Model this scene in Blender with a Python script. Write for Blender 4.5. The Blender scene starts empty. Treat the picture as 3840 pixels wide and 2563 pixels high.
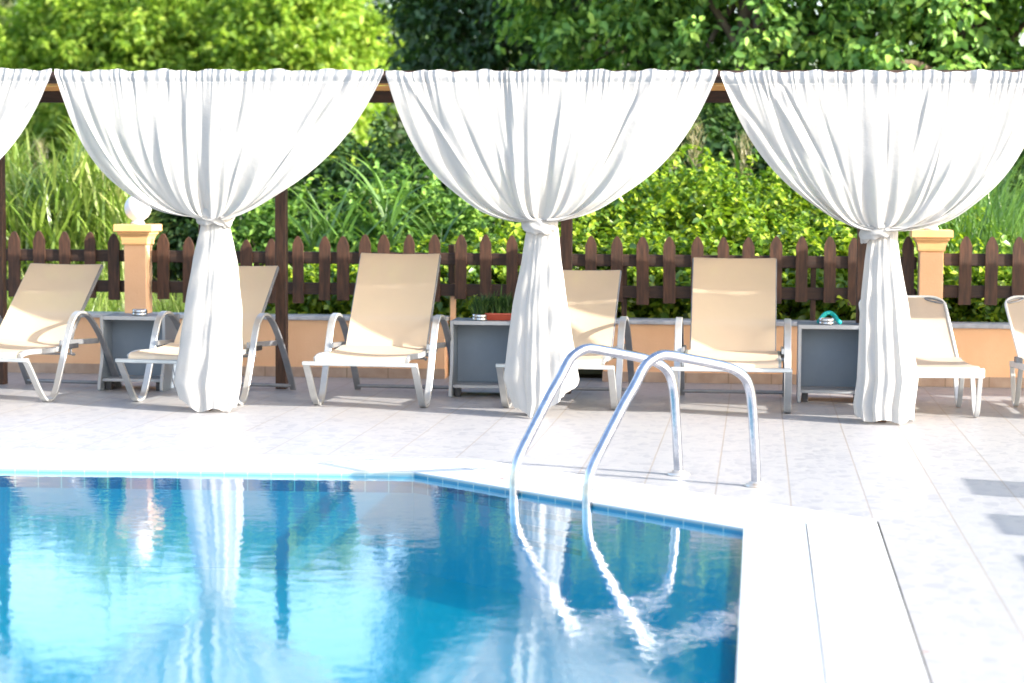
import bpy, math, random
import numpy as np
from mathutils import Vector, Matrix

R = math.radians
scene = bpy.context.scene
col = scene.collection

# ------------------------------------------------------------------ camera
F_PX, CAM_H = 7900.0, 1.4
YAW, PITCH, ROLL = 0.11618, 0.07204, 0.005
CAM_ROT = Matrix.Rotation(YAW, 3, 'Z') @ Matrix.Rotation(math.pi / 2 - PITCH, 3, 'X') @ Matrix.Rotation(ROLL, 3, 'Z')
cam_data = bpy.data.cameras.new('camera')
cam = bpy.data.objects.new('camera', cam_data)
col.objects.link(cam)
cam.matrix_world = Matrix.Translation((0, 0, CAM_H)) @ CAM_ROT.to_4x4()
cam_data.sensor_width = 36
cam_data.lens = F_PX / 3840 * 36
cam_data.clip_end = 2000
cam_data.dof.use_dof = True
cam_data.dof.focus_distance = 12.0
cam_data.dof.aperture_fstop = 2.2
scene.camera = cam

# ------------------------------------------------------------------ sky, sun, exposure
SUN = Vector((-2.15, 0.88, -1.0)).normalized()          # travel direction of the light
elev = math.asin(-SUN.z)
azim = math.atan2(-SUN.x, -SUN.y)
world = bpy.data.worlds.new('World')
scene.world = world
world.use_nodes = True
wn = world.node_tree
sky = wn.nodes.new('ShaderNodeTexSky')
sky.sky_type = 'NISHITA'
sky.sun_disc = False
sky.sun_elevation = elev
sky.sun_rotation = azim
sky.air_density = 1.0
sky.dust_density = 2.0
wn.links.new(sky.outputs[0], wn.nodes['Background'].inputs[0])
wn.nodes['Background'].inputs[1].default_value = 0.15
sun_data = bpy.data.lights.new('sun', 'SUN')
sun_data.energy = 3.2
sun_data.angle = R(0.55)
sun_data.color = (1.0, 0.94, 0.85)
sun = bpy.data.objects.new('sun', sun_data)
col.objects.link(sun)
sun.rotation_euler = SUN.to_track_quat('-Z', 'Y').to_euler()
sun.location = (20, -8, 10)
scene.view_settings.view_transform = 'Standard'
scene.view_settings.look = 'None'
scene.view_settings.gamma = 1.0
scene.view_settings.exposure = 2.05
scene.cycles.max_bounces = 8
scene.cycles.transparent_max_bounces = 24
scene.cycles.diffuse_bounces = 4

# ------------------------------------------------------------------ measuring: a pixel of the 2349 px wide photo to a point
K = 3840 / 2349
def ray(px, py):
    return CAM_ROT @ Vector(((px * K - 1920) / F_PX, (1281.5 - py * K) / F_PX, -1))
def at(px, py, Y):
    d = ray(px, py)
    return Vector((0, 0, CAM_H)) + d * (Y / d.y)
def on_floor(px, py, z=0.0):
    d = ray(px, py)
    return Vector((0, 0, CAM_H)) + d * ((z - CAM_H) / d.z)

# ------------------------------------------------------------------ materials
def new_mat(name):
    m = bpy.data.materials.new(name)
    m.use_nodes = True
    nt = m.node_tree
    return m, nt, nt.nodes['Principled BSDF'], nt.nodes['Material Output']
def N(nt, kind, **kw):
    n = nt.nodes.new(kind)
    for k, v in kw.items():
        if k.startswith('_'):
            setattr(n, k[1:], v)
        else:
            n.inputs[k.replace('__', ' ')].default_value = v
    return n
def math_node(nt, op, a, b=None, c=None):
    n = nt.nodes.new('ShaderNodeMath'); n.operation = op
    for i, v in enumerate((a, b, c)):
        if v is None: continue
        if hasattr(v, 'links'): nt.links.new(v, n.inputs[i])
        else: n.inputs[i].default_value = v
    return n.outputs[0]
def ramp(nt, fac, stops, interp='LINEAR'):
    r = nt.nodes.new('ShaderNodeValToRGB')
    r.color_ramp.interpolation = interp
    el = r.color_ramp.elements
    while len(el) < len(stops): el.new(0.5)
    for e, (p, c) in zip(el, stops):
        e.position = p; e.color = (*c, 1)
    nt.links.new(fac, r.inputs[0])
    return r.outputs[0]
def mix_col(nt, fac, a, b):
    n = nt.nodes.new('ShaderNodeMix'); n.data_type = 'RGBA'
    for sock, v in ((n.inputs[0], fac), (n.inputs[6], a), (n.inputs[7], b)):
        if hasattr(v, 'links'): nt.links.new(v, sock)
        elif isinstance(v, tuple): sock.default_value = (*v, 1)
        else: sock.default_value = v
    return n.outputs[2]
def coords(nt, scale=(1, 1, 1), kind='Object'):
    tc = nt.nodes.new('ShaderNodeTexCoord')
    mp = nt.nodes.new('ShaderNodeMapping')
    mp.inputs['Scale'].default_value = scale
    nt.links.new(tc.outputs[kind], mp.inputs[0])
    return mp.outputs[0]
def noise(nt, vec, scale, detail=4, rough=0.55):
    n = nt.nodes.new('ShaderNodeTexNoise')
    n.inputs['Scale'].default_value = scale
    n.inputs['Detail'].default_value = detail
    n.inputs['Roughness'].default_value = rough
    nt.links.new(vec, n.inputs['Vector'])
    return n.outputs['Fac']
def bump(nt, bsdf, height, strength, dist):
    b = nt.nodes.new('ShaderNodeBump')
    b.inputs['Strength'].default_value = strength
    b.inputs['Distance'].default_value = dist
    nt.links.new(height, b.inputs['Height'])
    nt.links.new(b.outputs[0], bsdf.inputs['Normal'])
def mottled(name, c1, c2, rough, scale=6, stretch=(1, 1, 1), metallic=0.0, bump_d=0.0, bump_scale=40, detail=5):
    m, nt, b, out = new_mat(name)
    v = coords(nt, stretch)
    f = noise(nt, v, scale, detail)
    nt.links.new(ramp(nt, f, [(0.32, c1), (0.68, c2)]), b.inputs['Base Color'])
    b.inputs['Roughness'].default_value = rough
    b.inputs['Metallic'].default_value = metallic
    if bump_d:
        bump(nt, b, noise(nt, v, bump_scale, 3), 1.0, bump_d)
    return m

M = {}
M['wood'] = mottled('stained_wood', (0.022, 0.010, 0.006), (0.088, 0.037, 0.019), 0.6, 9, (6, 6, 0.7), bump_d=0.002, bump_scale=22)
M['wood_flat'] = mottled('stained_beam', (0.018, 0.009, 0.006), (0.050, 0.023, 0.014), 0.6, 9, (0.7, 6, 6), bump_d=0.002, bump_scale=22)
M['board'] = mottled('roof_boards', (0.50, 0.27, 0.09), (0.66, 0.38, 0.14), 0.7, 5, (0.5, 8, 8))
M['peach'] = mottled('peach_plaster', (0.84, 0.50, 0.285), (0.90, 0.56, 0.335), 0.85, 3.5, bump_d=0.0015, bump_scale=70)
M['cap'] = mottled('orange_plaster', (0.74, 0.42, 0.17), (0.80, 0.48, 0.22), 0.8, 4, bump_d=0.001)
M['coping'] = mottled('grey_marble', (0.33, 0.35, 0.40), (0.52, 0.55, 0.60), 0.45, 14)
M['alu'] = mottled('brushed_aluminium', (0.44, 0.45, 0.45), (0.54, 0.55, 0.55), 0.36, 10, metallic=0.55)
M['dark_alu'] = mottled('grey_and_shaded_aluminium', (0.22, 0.23, 0.25), (0.30, 0.31, 0.33), 0.42, 10, metallic=0.5)  # grey fittings, and the shaded tone of the lounger rear legs
M['plastic'] = mottled('black_plastic', (0.02, 0.02, 0.022), (0.035, 0.035, 0.04), 0.4, 12)
M['cabinet'] = mottled('grey_blue_cabinet', (0.16, 0.195, 0.24), (0.21, 0.25, 0.295), 0.45, 3, bump_d=0.0006, bump_scale=9)
M['cabinet_edge'] = mottled('grey_cabinet_trim', (0.34, 0.36, 0.39), (0.41, 0.43, 0.46), 0.45, 5)
M['white_frame'] = mottled('white_frame', (0.70, 0.69, 0.66), (0.80, 0.79, 0.76), 0.35, 8)
M['terracotta'] = mottled('red_planter', (0.33, 0.05, 0.025), (0.45, 0.08, 0.04), 0.5, 10)
M['noodle'] = mottled('turquoise_foam', (0.0, 0.36, 0.36), (0.01, 0.46, 0.44), 0.55, 14)
M['bark'] = mottled('bark', (0.05, 0.035, 0.022), (0.16, 0.12, 0.08), 0.9, 8, (1, 1, 0.3), bump_d=0.01, bump_scale=20)
M['soil'] = mottled('dry_soil', (0.045, 0.04, 0.018), (0.10, 0.10, 0.035), 0.95, 2.2, bump_d=0.02, bump_scale=8)
M['dry_leaf'] = mottled('dry_leaf', (0.15, 0.06, 0.03), (0.30, 0.12, 0.05), 0.7, 40)
M['grating'] = mottled('white_grating', (0.58, 0.585, 0.59), (0.66, 0.66, 0.66), 0.5, 3)
M['pool_coping'] = mottled('pale_coping', (0.46, 0.50, 0.53), (0.52, 0.55, 0.575), 0.45, 2.5)
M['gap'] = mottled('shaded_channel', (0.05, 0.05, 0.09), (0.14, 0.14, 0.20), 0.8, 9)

# chrome of the ladder
m, nt, b, out = new_mat('polished_steel')
v = coords(nt)
nt.links.new(ramp(nt, noise(nt, v, 30, 4), [(0.3, (0.36, 0.37, 0.41)), (0.7, (0.54, 0.54, 0.56))]), b.inputs['Base Color'])
b.inputs['Metallic'].default_value = 1.0
rr = nt.nodes.new('ShaderNodeMapRange'); rr.inputs[3].default_value = 0.12; rr.inputs[4].default_value = 0.30
nt.links.new(noise(nt, v, 22, 3), rr.inputs[0]); nt.links.new(rr.outputs[0], b.inputs['Roughness'])
bump(nt, b, noise(nt, v, 35, 2), 1.0, 0.0006)
M['steel'] = m
# weathered steel of the flanges, with rust specks
m, nt, b, out = new_mat('weathered_steel')
v = coords(nt)
nt.links.new(ramp(nt, noise(nt, v, 28, 4), [(0.38, (0.66, 0.64, 0.60)), (0.62, (0.60, 0.50, 0.40)), (0.72, (0.30, 0.13, 0.05))]), b.inputs['Base Color'])
b.inputs['Metallic'].default_value = 0.75; b.inputs['Roughness'].default_value = 0.35
M['flange'] = m

# thin metal of the ashtrays
m, nt, b, out = new_mat('thin_metal')
nt.links.new(ramp(nt, noise(nt, coords(nt), 40, 2), [(0.3, (0.45, 0.45, 0.46)), (0.7, (0.75, 0.75, 0.75))]), b.inputs['Base Color'])
b.inputs['Metallic'].default_value = 1.0; b.inputs['Roughness'].default_value = 0.22
M['thin_metal'] = m

# white globe of the lamps
m, nt, b, out = new_mat('opal_globe')
nt.links.new(ramp(nt, noise(nt, coords(nt), 3, 2), [(0.3, (0.88, 0.865, 0.86)), (0.7, (0.92, 0.91, 0.905))]), b.inputs['Base Color'])
b.inputs['Roughness'].default_value = 0.65
M['globe'] = m

# curtain cloth: thin woven white voile
def cloth(name, base, trans_col, trans, see, weave):
    m, nt, b, out = new_mat(name)
    nt.nodes.remove(b)
    v = coords(nt)
    c = ramp(nt, noise(nt, v, 5, 4), [(0.3, tuple(x * 0.965 for x in base)), (0.7, base)])
    d = nt.nodes.new('ShaderNodeBsdfDiffuse'); nt.links.new(c, d.inputs[0])
    t = nt.nodes.new('ShaderNodeBsdfTranslucent'); t.inputs[0].default_value = (*trans_col, 1)
    a = nt.nodes.new('ShaderNodeMixShader'); a.inputs[0].default_value = trans
    nt.links.new(d.outputs[0], a.inputs[1]); nt.links.new(t.outputs[0], a.inputs[2])
    s = nt.nodes.new('ShaderNodeBsdfTransparent')
    e = nt.nodes.new('ShaderNodeMixShader'); e.inputs[0].default_value = see
    nt.links.new(a.outputs[0], e.inputs[1]); nt.links.new(s.outputs[0], e.inputs[2])
    nt.links.new(e.outputs[0], out.inputs[0])
    if weave:
        bp = nt.nodes.new('ShaderNodeBump'); bp.inputs['Distance'].default_value = weave
        nt.links.new(noise(nt, v, 16, 6, 0.65), bp.inputs['Height'])
        nt.links.new(bp.outputs[0], d.inputs['Normal']); nt.links.new(bp.outputs[0], t.inputs['Normal'])
    return m
M['voile'] = cloth('white_voile', (0.565, 0.56, 0.55), (0.56, 0.555, 0.54), 0.40, 0.05, 0.004)
M['sling'] = cloth('beige_sling', (0.86, 0.695, 0.51), (0.72, 0.56, 0.38), 0.28, 0.11, 0.0015)
M['pale_sling'] = cloth('pale_sling', (0.66, 0.56, 0.45), (0.55, 0.44, 0.32), 0.25, 0.06, 0.0015)

# deck tiles: tiles laid in lanes, pebble print, pale grout
def deck_material():
    m, nt, b, out = new_mat('deck_tiles')
    tc = nt.nodes.new('ShaderNodeTexCoord')
    sep = nt.nodes.new('ShaderNodeSeparateXYZ'); nt.links.new(tc.outputs['Object'], sep.inputs[0])
    def line(sock, off, period, half):
        t = math_node(nt, 'ADD', sock, -off + 50 * period)
        t = math_node(nt, 'MODULO', t, period)
        t = math_node(nt, 'SUBTRACT', t, period / 2)
        t = math_node(nt, 'ABSOLUTE', t)
        return math_node(nt, 'GREATER_THAN', t, period / 2 - half)
    wob = noise(nt, coords(nt, (1, 1, 1)), 6, 2)
    wx = math_node(nt, 'ADD', sep.outputs[0], math_node(nt, 'MULTIPLY', math_node(nt, 'SUBTRACT', wob, 0.5), 0.006))
    gx = line(wx, -0.183, 0.3428, 0.0042)
    gy = line(sep.outputs[1], 0.11, 0.3428, 0.0022)
    v = coords(nt, (1.0, 0.62, 1))
    dist = nt.nodes.new('ShaderNodeTexNoise'); dist.inputs['Scale'].default_value = 9
    nt.links.new(v, dist.inputs['Vector'])
    add = nt.nodes.new('ShaderNodeVectorMath'); add.operation = 'MULTIPLY_ADD'
    nt.links.new(dist.outputs['Color'], add.inputs[0]); add.inputs[1].default_value = (0.09, 0.09, 0); nt.links.new(v, add.inputs[2])
    vo = nt.nodes.new('ShaderNodeTexVoronoi'); vo.feature = 'DISTANCE_TO_EDGE'; vo.inputs['Scale'].default_value = 19
    nt.links.new(add.outputs[0], vo.inputs['Vector'])
    vc = nt.nodes.new('ShaderNodeTexVoronoi'); vc.inputs['Scale'].default_value = 19
    nt.links.new(add.outputs[0], vc.inputs['Vector'])
    sepc = nt.nodes.new('ShaderNodeSeparateColor'); nt.links.new(vc.outputs['Color'], sepc.inputs[0])
    stone = ramp(nt, sepc.outputs[0], [(0.0, (0.240, 0.244, 0.271)), (0.45, (0.310, 0.310, 0.326)), (1.0, (0.355, 0.352, 0.352))])
    seam = ramp(nt, vo.outputs['Distance'], [(0.03, (1, 1, 1)), (0.11, (0, 0, 0))])
    fine = noise(nt, v, 60, 4)
    stone = mix_col(nt, math_node(nt, 'MULTIPLY', fine, 0.55), stone, (0.355, 0.349, 0.352))
    c = mix_col(nt, math_node(nt, 'MULTIPLY', seam, 0.8), stone, (0.355, 0.349, 0.349))
    big = noise(nt, coords(nt), 0.8, 3)
    c = mix_col(nt, math_node(nt, 'MULTIPLY', big, 0.16), c, (0.326, 0.310, 0.310))
    gcol = mix_col(nt, noise(nt, coords(nt), 1.6, 3), (0.355, 0.303, 0.255), (0.201, 0.186, 0.186))
    c = mix_col(nt, math_node(nt, 'MULTIPLY', gy, 0.35), c, gcol)
    c = mix_col(nt, math_node(nt, 'MULTIPLY', gx, 0.9), c, gcol)
    nt.links.new(c, b.inputs['Base Color'])
    b.inputs['Roughness'].default_value = 0.42
    h = math_node(nt, 'ADD', math_node(nt, 'MULTIPLY', vo.outputs['Distance'], 0.5), math_node(nt, 'MULTIPLY', gx, -0.6))
    bump(nt, b, h, 0.6, 0.003)
    return m
M['deck'] = deck_material()

# pool lining: small upright tiles with a dark band under the water line
def pool_material(name, band):
    m, nt, b, out = new_mat(name)
    tc = nt.nodes.new('ShaderNodeTexCoord')
    sep = nt.nodes.new('ShaderNodeSeparateXYZ'); nt.links.new(tc.outputs['UV'], sep.inputs[0])
    u, v = sep.outputs[0], sep.outputs[1]
    def line(s, period, half):
        t = math_node(nt, 'MODULO', math_node(nt, 'ADD', s, 60 * period), period)
        return math_node(nt, 'LESS_THAN', t, half)
    vec = coords(nt, (1, 1, 1), 'UV')
    c = ramp(nt, noise(nt, vec, 2.2, 4), [(0.3, (0.008, 0.17, 0.30)), (0.7, (0.010, 0.21, 0.34))] if band else [(0.3, (0.008, 0.15, 0.175)), (0.7, (0.012, 0.19, 0.215))])  # shaded blue put into the wall colour, sunlit teal into the floor
    if band:
        p = 0.118
        navy = math_node(nt, 'MULTIPLY', math_node(nt, 'LESS_THAN', v, -0.042), math_node(nt, 'GREATER_THAN', v, -0.10))
        navy = math_node(nt, 'MULTIPLY', navy, math_node(nt, 'MAXIMUM', math_node(nt, 'LESS_THAN', u, 8.45), math_node(nt, 'GREATER_THAN', u, 20.0)))
        c = mix_col(nt, math_node(nt, 'MULTIPLY', navy, 0.96), c, (0.008, 0.022, 0.13))
        up = math_node(nt, 'GREATER_THAN', v, -0.10)
        g = line(u, p, 0.006)
        gg = math_node(nt, 'MULTIPLY', g, math_node(nt, 'ADD', math_node(nt, 'MULTIPLY', up, 0.62), 0.08))
        c = mix_col(nt, gg, c, (0.42, 0.52, 0.45))
        c = mix_col(nt, math_node(nt, 'MULTIPLY', math_node(nt, 'MULTIPLY', math_node(nt, 'GREATER_THAN', v, -0.04), math_node(nt, 'LESS_THAN', u, 7.33)), 0.5), c, (0.36, 0.50, 0.52))
        g2 = math_node(nt, 'MULTIPLY', math_node(nt, 'GREATER_THAN', v, -0.008), 0.6)
        c = mix_col(nt, g2, c, (0.36, 0.40, 0.36))
    else:
        g = math_node(nt, 'MAXIMUM', line(u, 0.62, 0.012), line(v, 0.62, 0.012))
        c = mix_col(nt, math_node(nt, 'MULTIPLY', g, 0.35), c, (0.01, 0.16, 0.20))
        n2 = noise(nt, vec, 26, 3)
        c = mix_col(nt, math_node(nt, 'MULTIPLY', n2, 0.25), c, (0.03, 0.40, 0.42))
    nt.links.new(c, b.inputs['Base Color'])
    b.inputs['Roughness'].default_value = 0.35
    return m
M['pool_wall'] = pool_material('pool_wall_tiles', True)
M['pool_floor'] = pool_material('pool_floor_tiles', False)

# water: clear, tinted, with small ripples
m, nt, b, out = new_mat('pool_water')
nt.nodes.remove(b)
v1 = coords(nt, (1.0, 1.0, 1.0))
h1 = noise(nt, v1, 7.0, 3, 0.55)
h2 = noise(nt, coords(nt, (0.8, 1.6, 1)), 22.0, 2, 0.5)
patch = noise(nt, v1, 0.55, 2)
pm = nt.nodes.new('ShaderNodeMapRange'); pm.inputs[1].default_value = 0.35; pm.inputs[2].default_value = 0.65; pm.inputs[3].default_value = 0.35; pm.inputs[4].default_value = 1.0
nt.links.new(patch, pm.inputs[0])
h = math_node(nt, 'ADD', h1, math_node(nt, 'MULTIPLY', math_node(nt, 'MULTIPLY', h2, 0.55), pm.outputs[0]))
bp = nt.nodes.new('ShaderNodeBump'); bp.inputs['Strength'].default_value = 1.0; bp.inputs['Distance'].default_value = 0.0011
nt.links.new(h, bp.inputs['Height'])
geo = nt.nodes.new('ShaderNodeNewGeometry')
dt = nt.nodes.new('ShaderNodeVectorMath'); dt.operation = 'DOT_PRODUCT'
nt.links.new(bp.outputs[0], dt.inputs[0]); nt.links.new(geo.outputs['Incoming'], dt.inputs[1])
cs = math_node(nt, 'SUBTRACT', 1.0, math_node(nt, 'MINIMUM', math_node(nt, 'ABSOLUTE', dt.outputs['Value']), 1.0))
fr_out = math_node(nt, 'ADD', math_node(nt, 'MULTIPLY', math_node(nt, 'POWER', cs, 5.0), 0.98), 0.02)   # mirror share, the same from above and below
tr = nt.nodes.new('ShaderNodeBsdfTransparent'); tr.inputs[0].default_value = (0.32, 0.90, 0.97, 1)
gl = nt.nodes.new('ShaderNodeBsdfGlossy'); gl.inputs['Roughness'].default_value = 0.0; gl.inputs[0].default_value = (1, 1, 1, 1)
nt.links.new(bp.outputs[0], gl.inputs['Normal'])
mx = nt.nodes.new('ShaderNodeMixShader')
body = nt.nodes.new('ShaderNodeBsdfDiffuse'); body.inputs[0].default_value = (0.004, 0.35, 0.66, 1)     # light scattered back by the water itself
mb_ = nt.nodes.new('ShaderNodeMixShader'); mb_.inputs[0].default_value = 0.20
nt.links.new(tr.outputs[0], mb_.inputs[1]); nt.links.new(body.outputs[0], mb_.inputs[2])
nt.links.new(fr_out, mx.inputs[0]); nt.links.new(mb_.outputs[0], mx.inputs[1]); nt.links.new(gl.outputs[0], mx.inputs[2])
nt.links.new(mx.outputs[0], out.inputs[0])
M['water'] = m

# skirting tiles
m, nt, b, out = new_mat('skirting_tiles')
tc = nt.nodes.new('ShaderNodeTexCoord'); sep = nt.nodes.new('ShaderNodeSeparateXYZ'); nt.links.new(tc.outputs['Object'], sep.inputs[0])
t = math_node(nt, 'MODULO', math_node(nt, 'ADD', sep.outputs[0], 60.0), 0.31)
g = math_node(nt, 'LESS_THAN', t, 0.008)
c = ramp(nt, noise(nt, coords(nt), 7, 5), [(0.3, (0.36, 0.25, 0.19)), (0.7, (0.50, 0.38, 0.30))])
nt.links.new(mix_col(nt, g, c, (0.25, 0.18, 0.13)), b.inputs['Base Color'])
b.inputs['Roughness'].default_value = 0.6
M['skirting'] = m

def leaf_mat(name, stops, trans=0.35, gloss=0.06, tint=(1.15, 1.25, 0.55), rough=0.35):
    m, nt, b, out = new_mat(name)
    nt.nodes.remove(b)
    geo = nt.nodes.new('ShaderNodeNewGeometry')
    n1 = noise(nt, coords(nt), 1.1, 3)
    f = math_node(nt, 'ADD', math_node(nt, 'MULTIPLY', geo.outputs['Random Per Island'], 0.62), math_node(nt, 'MULTIPLY', n1, 0.55))
    f = math_node(nt, 'SUBTRACT', f, 0.08)
    c = ramp(nt, f, stops)
    d = nt.nodes.new('ShaderNodeBsdfDiffuse'); nt.links.new(c, d.inputs[0])
    tn = nt.nodes.new('ShaderNodeMix'); tn.data_type = 'RGBA'; tn.blend_type = 'MULTIPLY'; tn.inputs[0].default_value = 1.0
    nt.links.new(c, tn.inputs[6]); tn.inputs[7].default_value = (*tint, 1)
    t = nt.nodes.new('ShaderNodeBsdfTranslucent'); nt.links.new(tn.outputs[2], t.inputs[0])
    a = nt.nodes.new('ShaderNodeMixShader'); a.inputs[0].default_value = trans
    nt.links.new(d.outputs[0], a.inputs[1]); nt.links.new(t.outputs[0], a.inputs[2])
    g = nt.nodes.new('ShaderNodeBsdfGlossy'); g.inputs['Roughness'].default_value = rough
    e = nt.nodes.new('ShaderNodeMixShader'); e.inputs[0].default_value = gloss
    nt.links.new(a.outputs[0], e.inputs[1]); nt.links.new(g.outputs[0], e.inputs[2])
    nt.links.new(e.outputs[0], out.inputs[0])
    return m
M['leaf_light'] = leaf_mat('light_leaves', [(0.05, (0.08, 0.17, 0.02)), (0.45, (0.22, 0.36, 0.045)), (0.75, (0.38, 0.50, 0.075)), (0.98, (0.55, 0.62, 0.14))], 0.42, 0.02)
M['leaf_dark'] = leaf_mat('dark_leaves', [(0.1, (0.014, 0.042, 0.010)), (0.5, (0.036, 0.09, 0.022)), (0.9, (0.11, 0.19, 0.045))], 0.28, 0.04, rough=0.5)
M['leaf_glossy'] = leaf_mat('glossy_leaves', [(0.1, (0.05, 0.125, 0.028)), (0.5, (0.15, 0.30, 0.06)), (0.8, (0.32, 0.50, 0.09)), (1.0, (0.54, 0.62, 0.10))], 0.28, 0.025, rough=0.5)
M['leaf_yellow'] = leaf_mat('yellow_green_leaves', [(0.08, (0.04, 0.11, 0.014)), (0.35, (0.13, 0.25, 0.025)), (0.6, (0.27, 0.39, 0.03)), (0.8, (0.44, 0.54, 0.045)), (1.0, (0.55, 0.38, 0.09))])
M['leaf_olive'] = leaf_mat('olive_leaves', [(0.1, (0.12, 0.15, 0.06)), (0.9, (0.30, 0.33, 0.15))])
M['blade'] = leaf_mat('reed_blades', [(0.1, (0.10, 0.19, 0.03)), (0.5, (0.23, 0.33, 0.06)), (0.8, (0.36, 0.42, 0.14)), (1.0, (0.50, 0.42, 0.24))])
M['blade_green'] = leaf_mat('green_blades', [(0.1, (0.05, 0.12, 0.025)), (0.6, (0.12, 0.24, 0.05)), (1.0, (0.22, 0.34, 0.10))])
M['plume'] = leaf_mat('reed_plume', [(0.1, (0.22, 0.20, 0.10)), (0.9, (0.40, 0.36, 0.22))])

# ------------------------------------------------------------------ mesh builders
def link_mesh(name, verts, faces, mat, parent=None, smooth=False, uv=None):
    me = bpy.data.meshes.new(name)
    off = Vector((0, 0, 0))
    me.from_pydata([tuple(v) for v in verts], [], faces)
    if smooth:
        me.polygons.foreach_set('use_smooth', [True] * len(me.polygons))
    if uv is not None:
        lay = me.uv_layers.new(name='UVMap')
        for lp in me.loops:
            lay.data[lp.index].uv = uv[lp.vertex_index]
    me.materials.append(mat)
    me.update()
    o = bpy.data.objects.new(name, me)
    col.objects.link(o)
    if parent: o.parent = parent
    return o
def link_arrays(name, verts, tris, mat, parent=None, smooth=False):
    """verts (n,3) float, tris (m,k) int with constant k"""
    me = bpy.data.meshes.new(name)
    n, (m_, k) = len(verts), tris.shape
    me.vertices.add(n); me.vertices.foreach_set('co', np.ascontiguousarray(verts, dtype=np.float32).ravel())
    me.loops.add(m_ * k); me.loops.foreach_set('vertex_index', np.ascontiguousarray(tris, dtype=np.int32).ravel())
    me.polygons.add(m_)
    me.polygons.foreach_set('loop_start', np.arange(0, m_ * k, k, dtype=np.int32))
    me.polygons.foreach_set('loop_total', np.full(m_, k, dtype=np.int32))
    if smooth: me.polygons.foreach_set('use_smooth', np.ones(m_, dtype=bool))
    me.materials.append(mat)
    me.update(); me.validate()
    o = bpy.data.objects.new(name, me); col.objects.link(o)
    if parent: o.parent = parent
    return o

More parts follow.
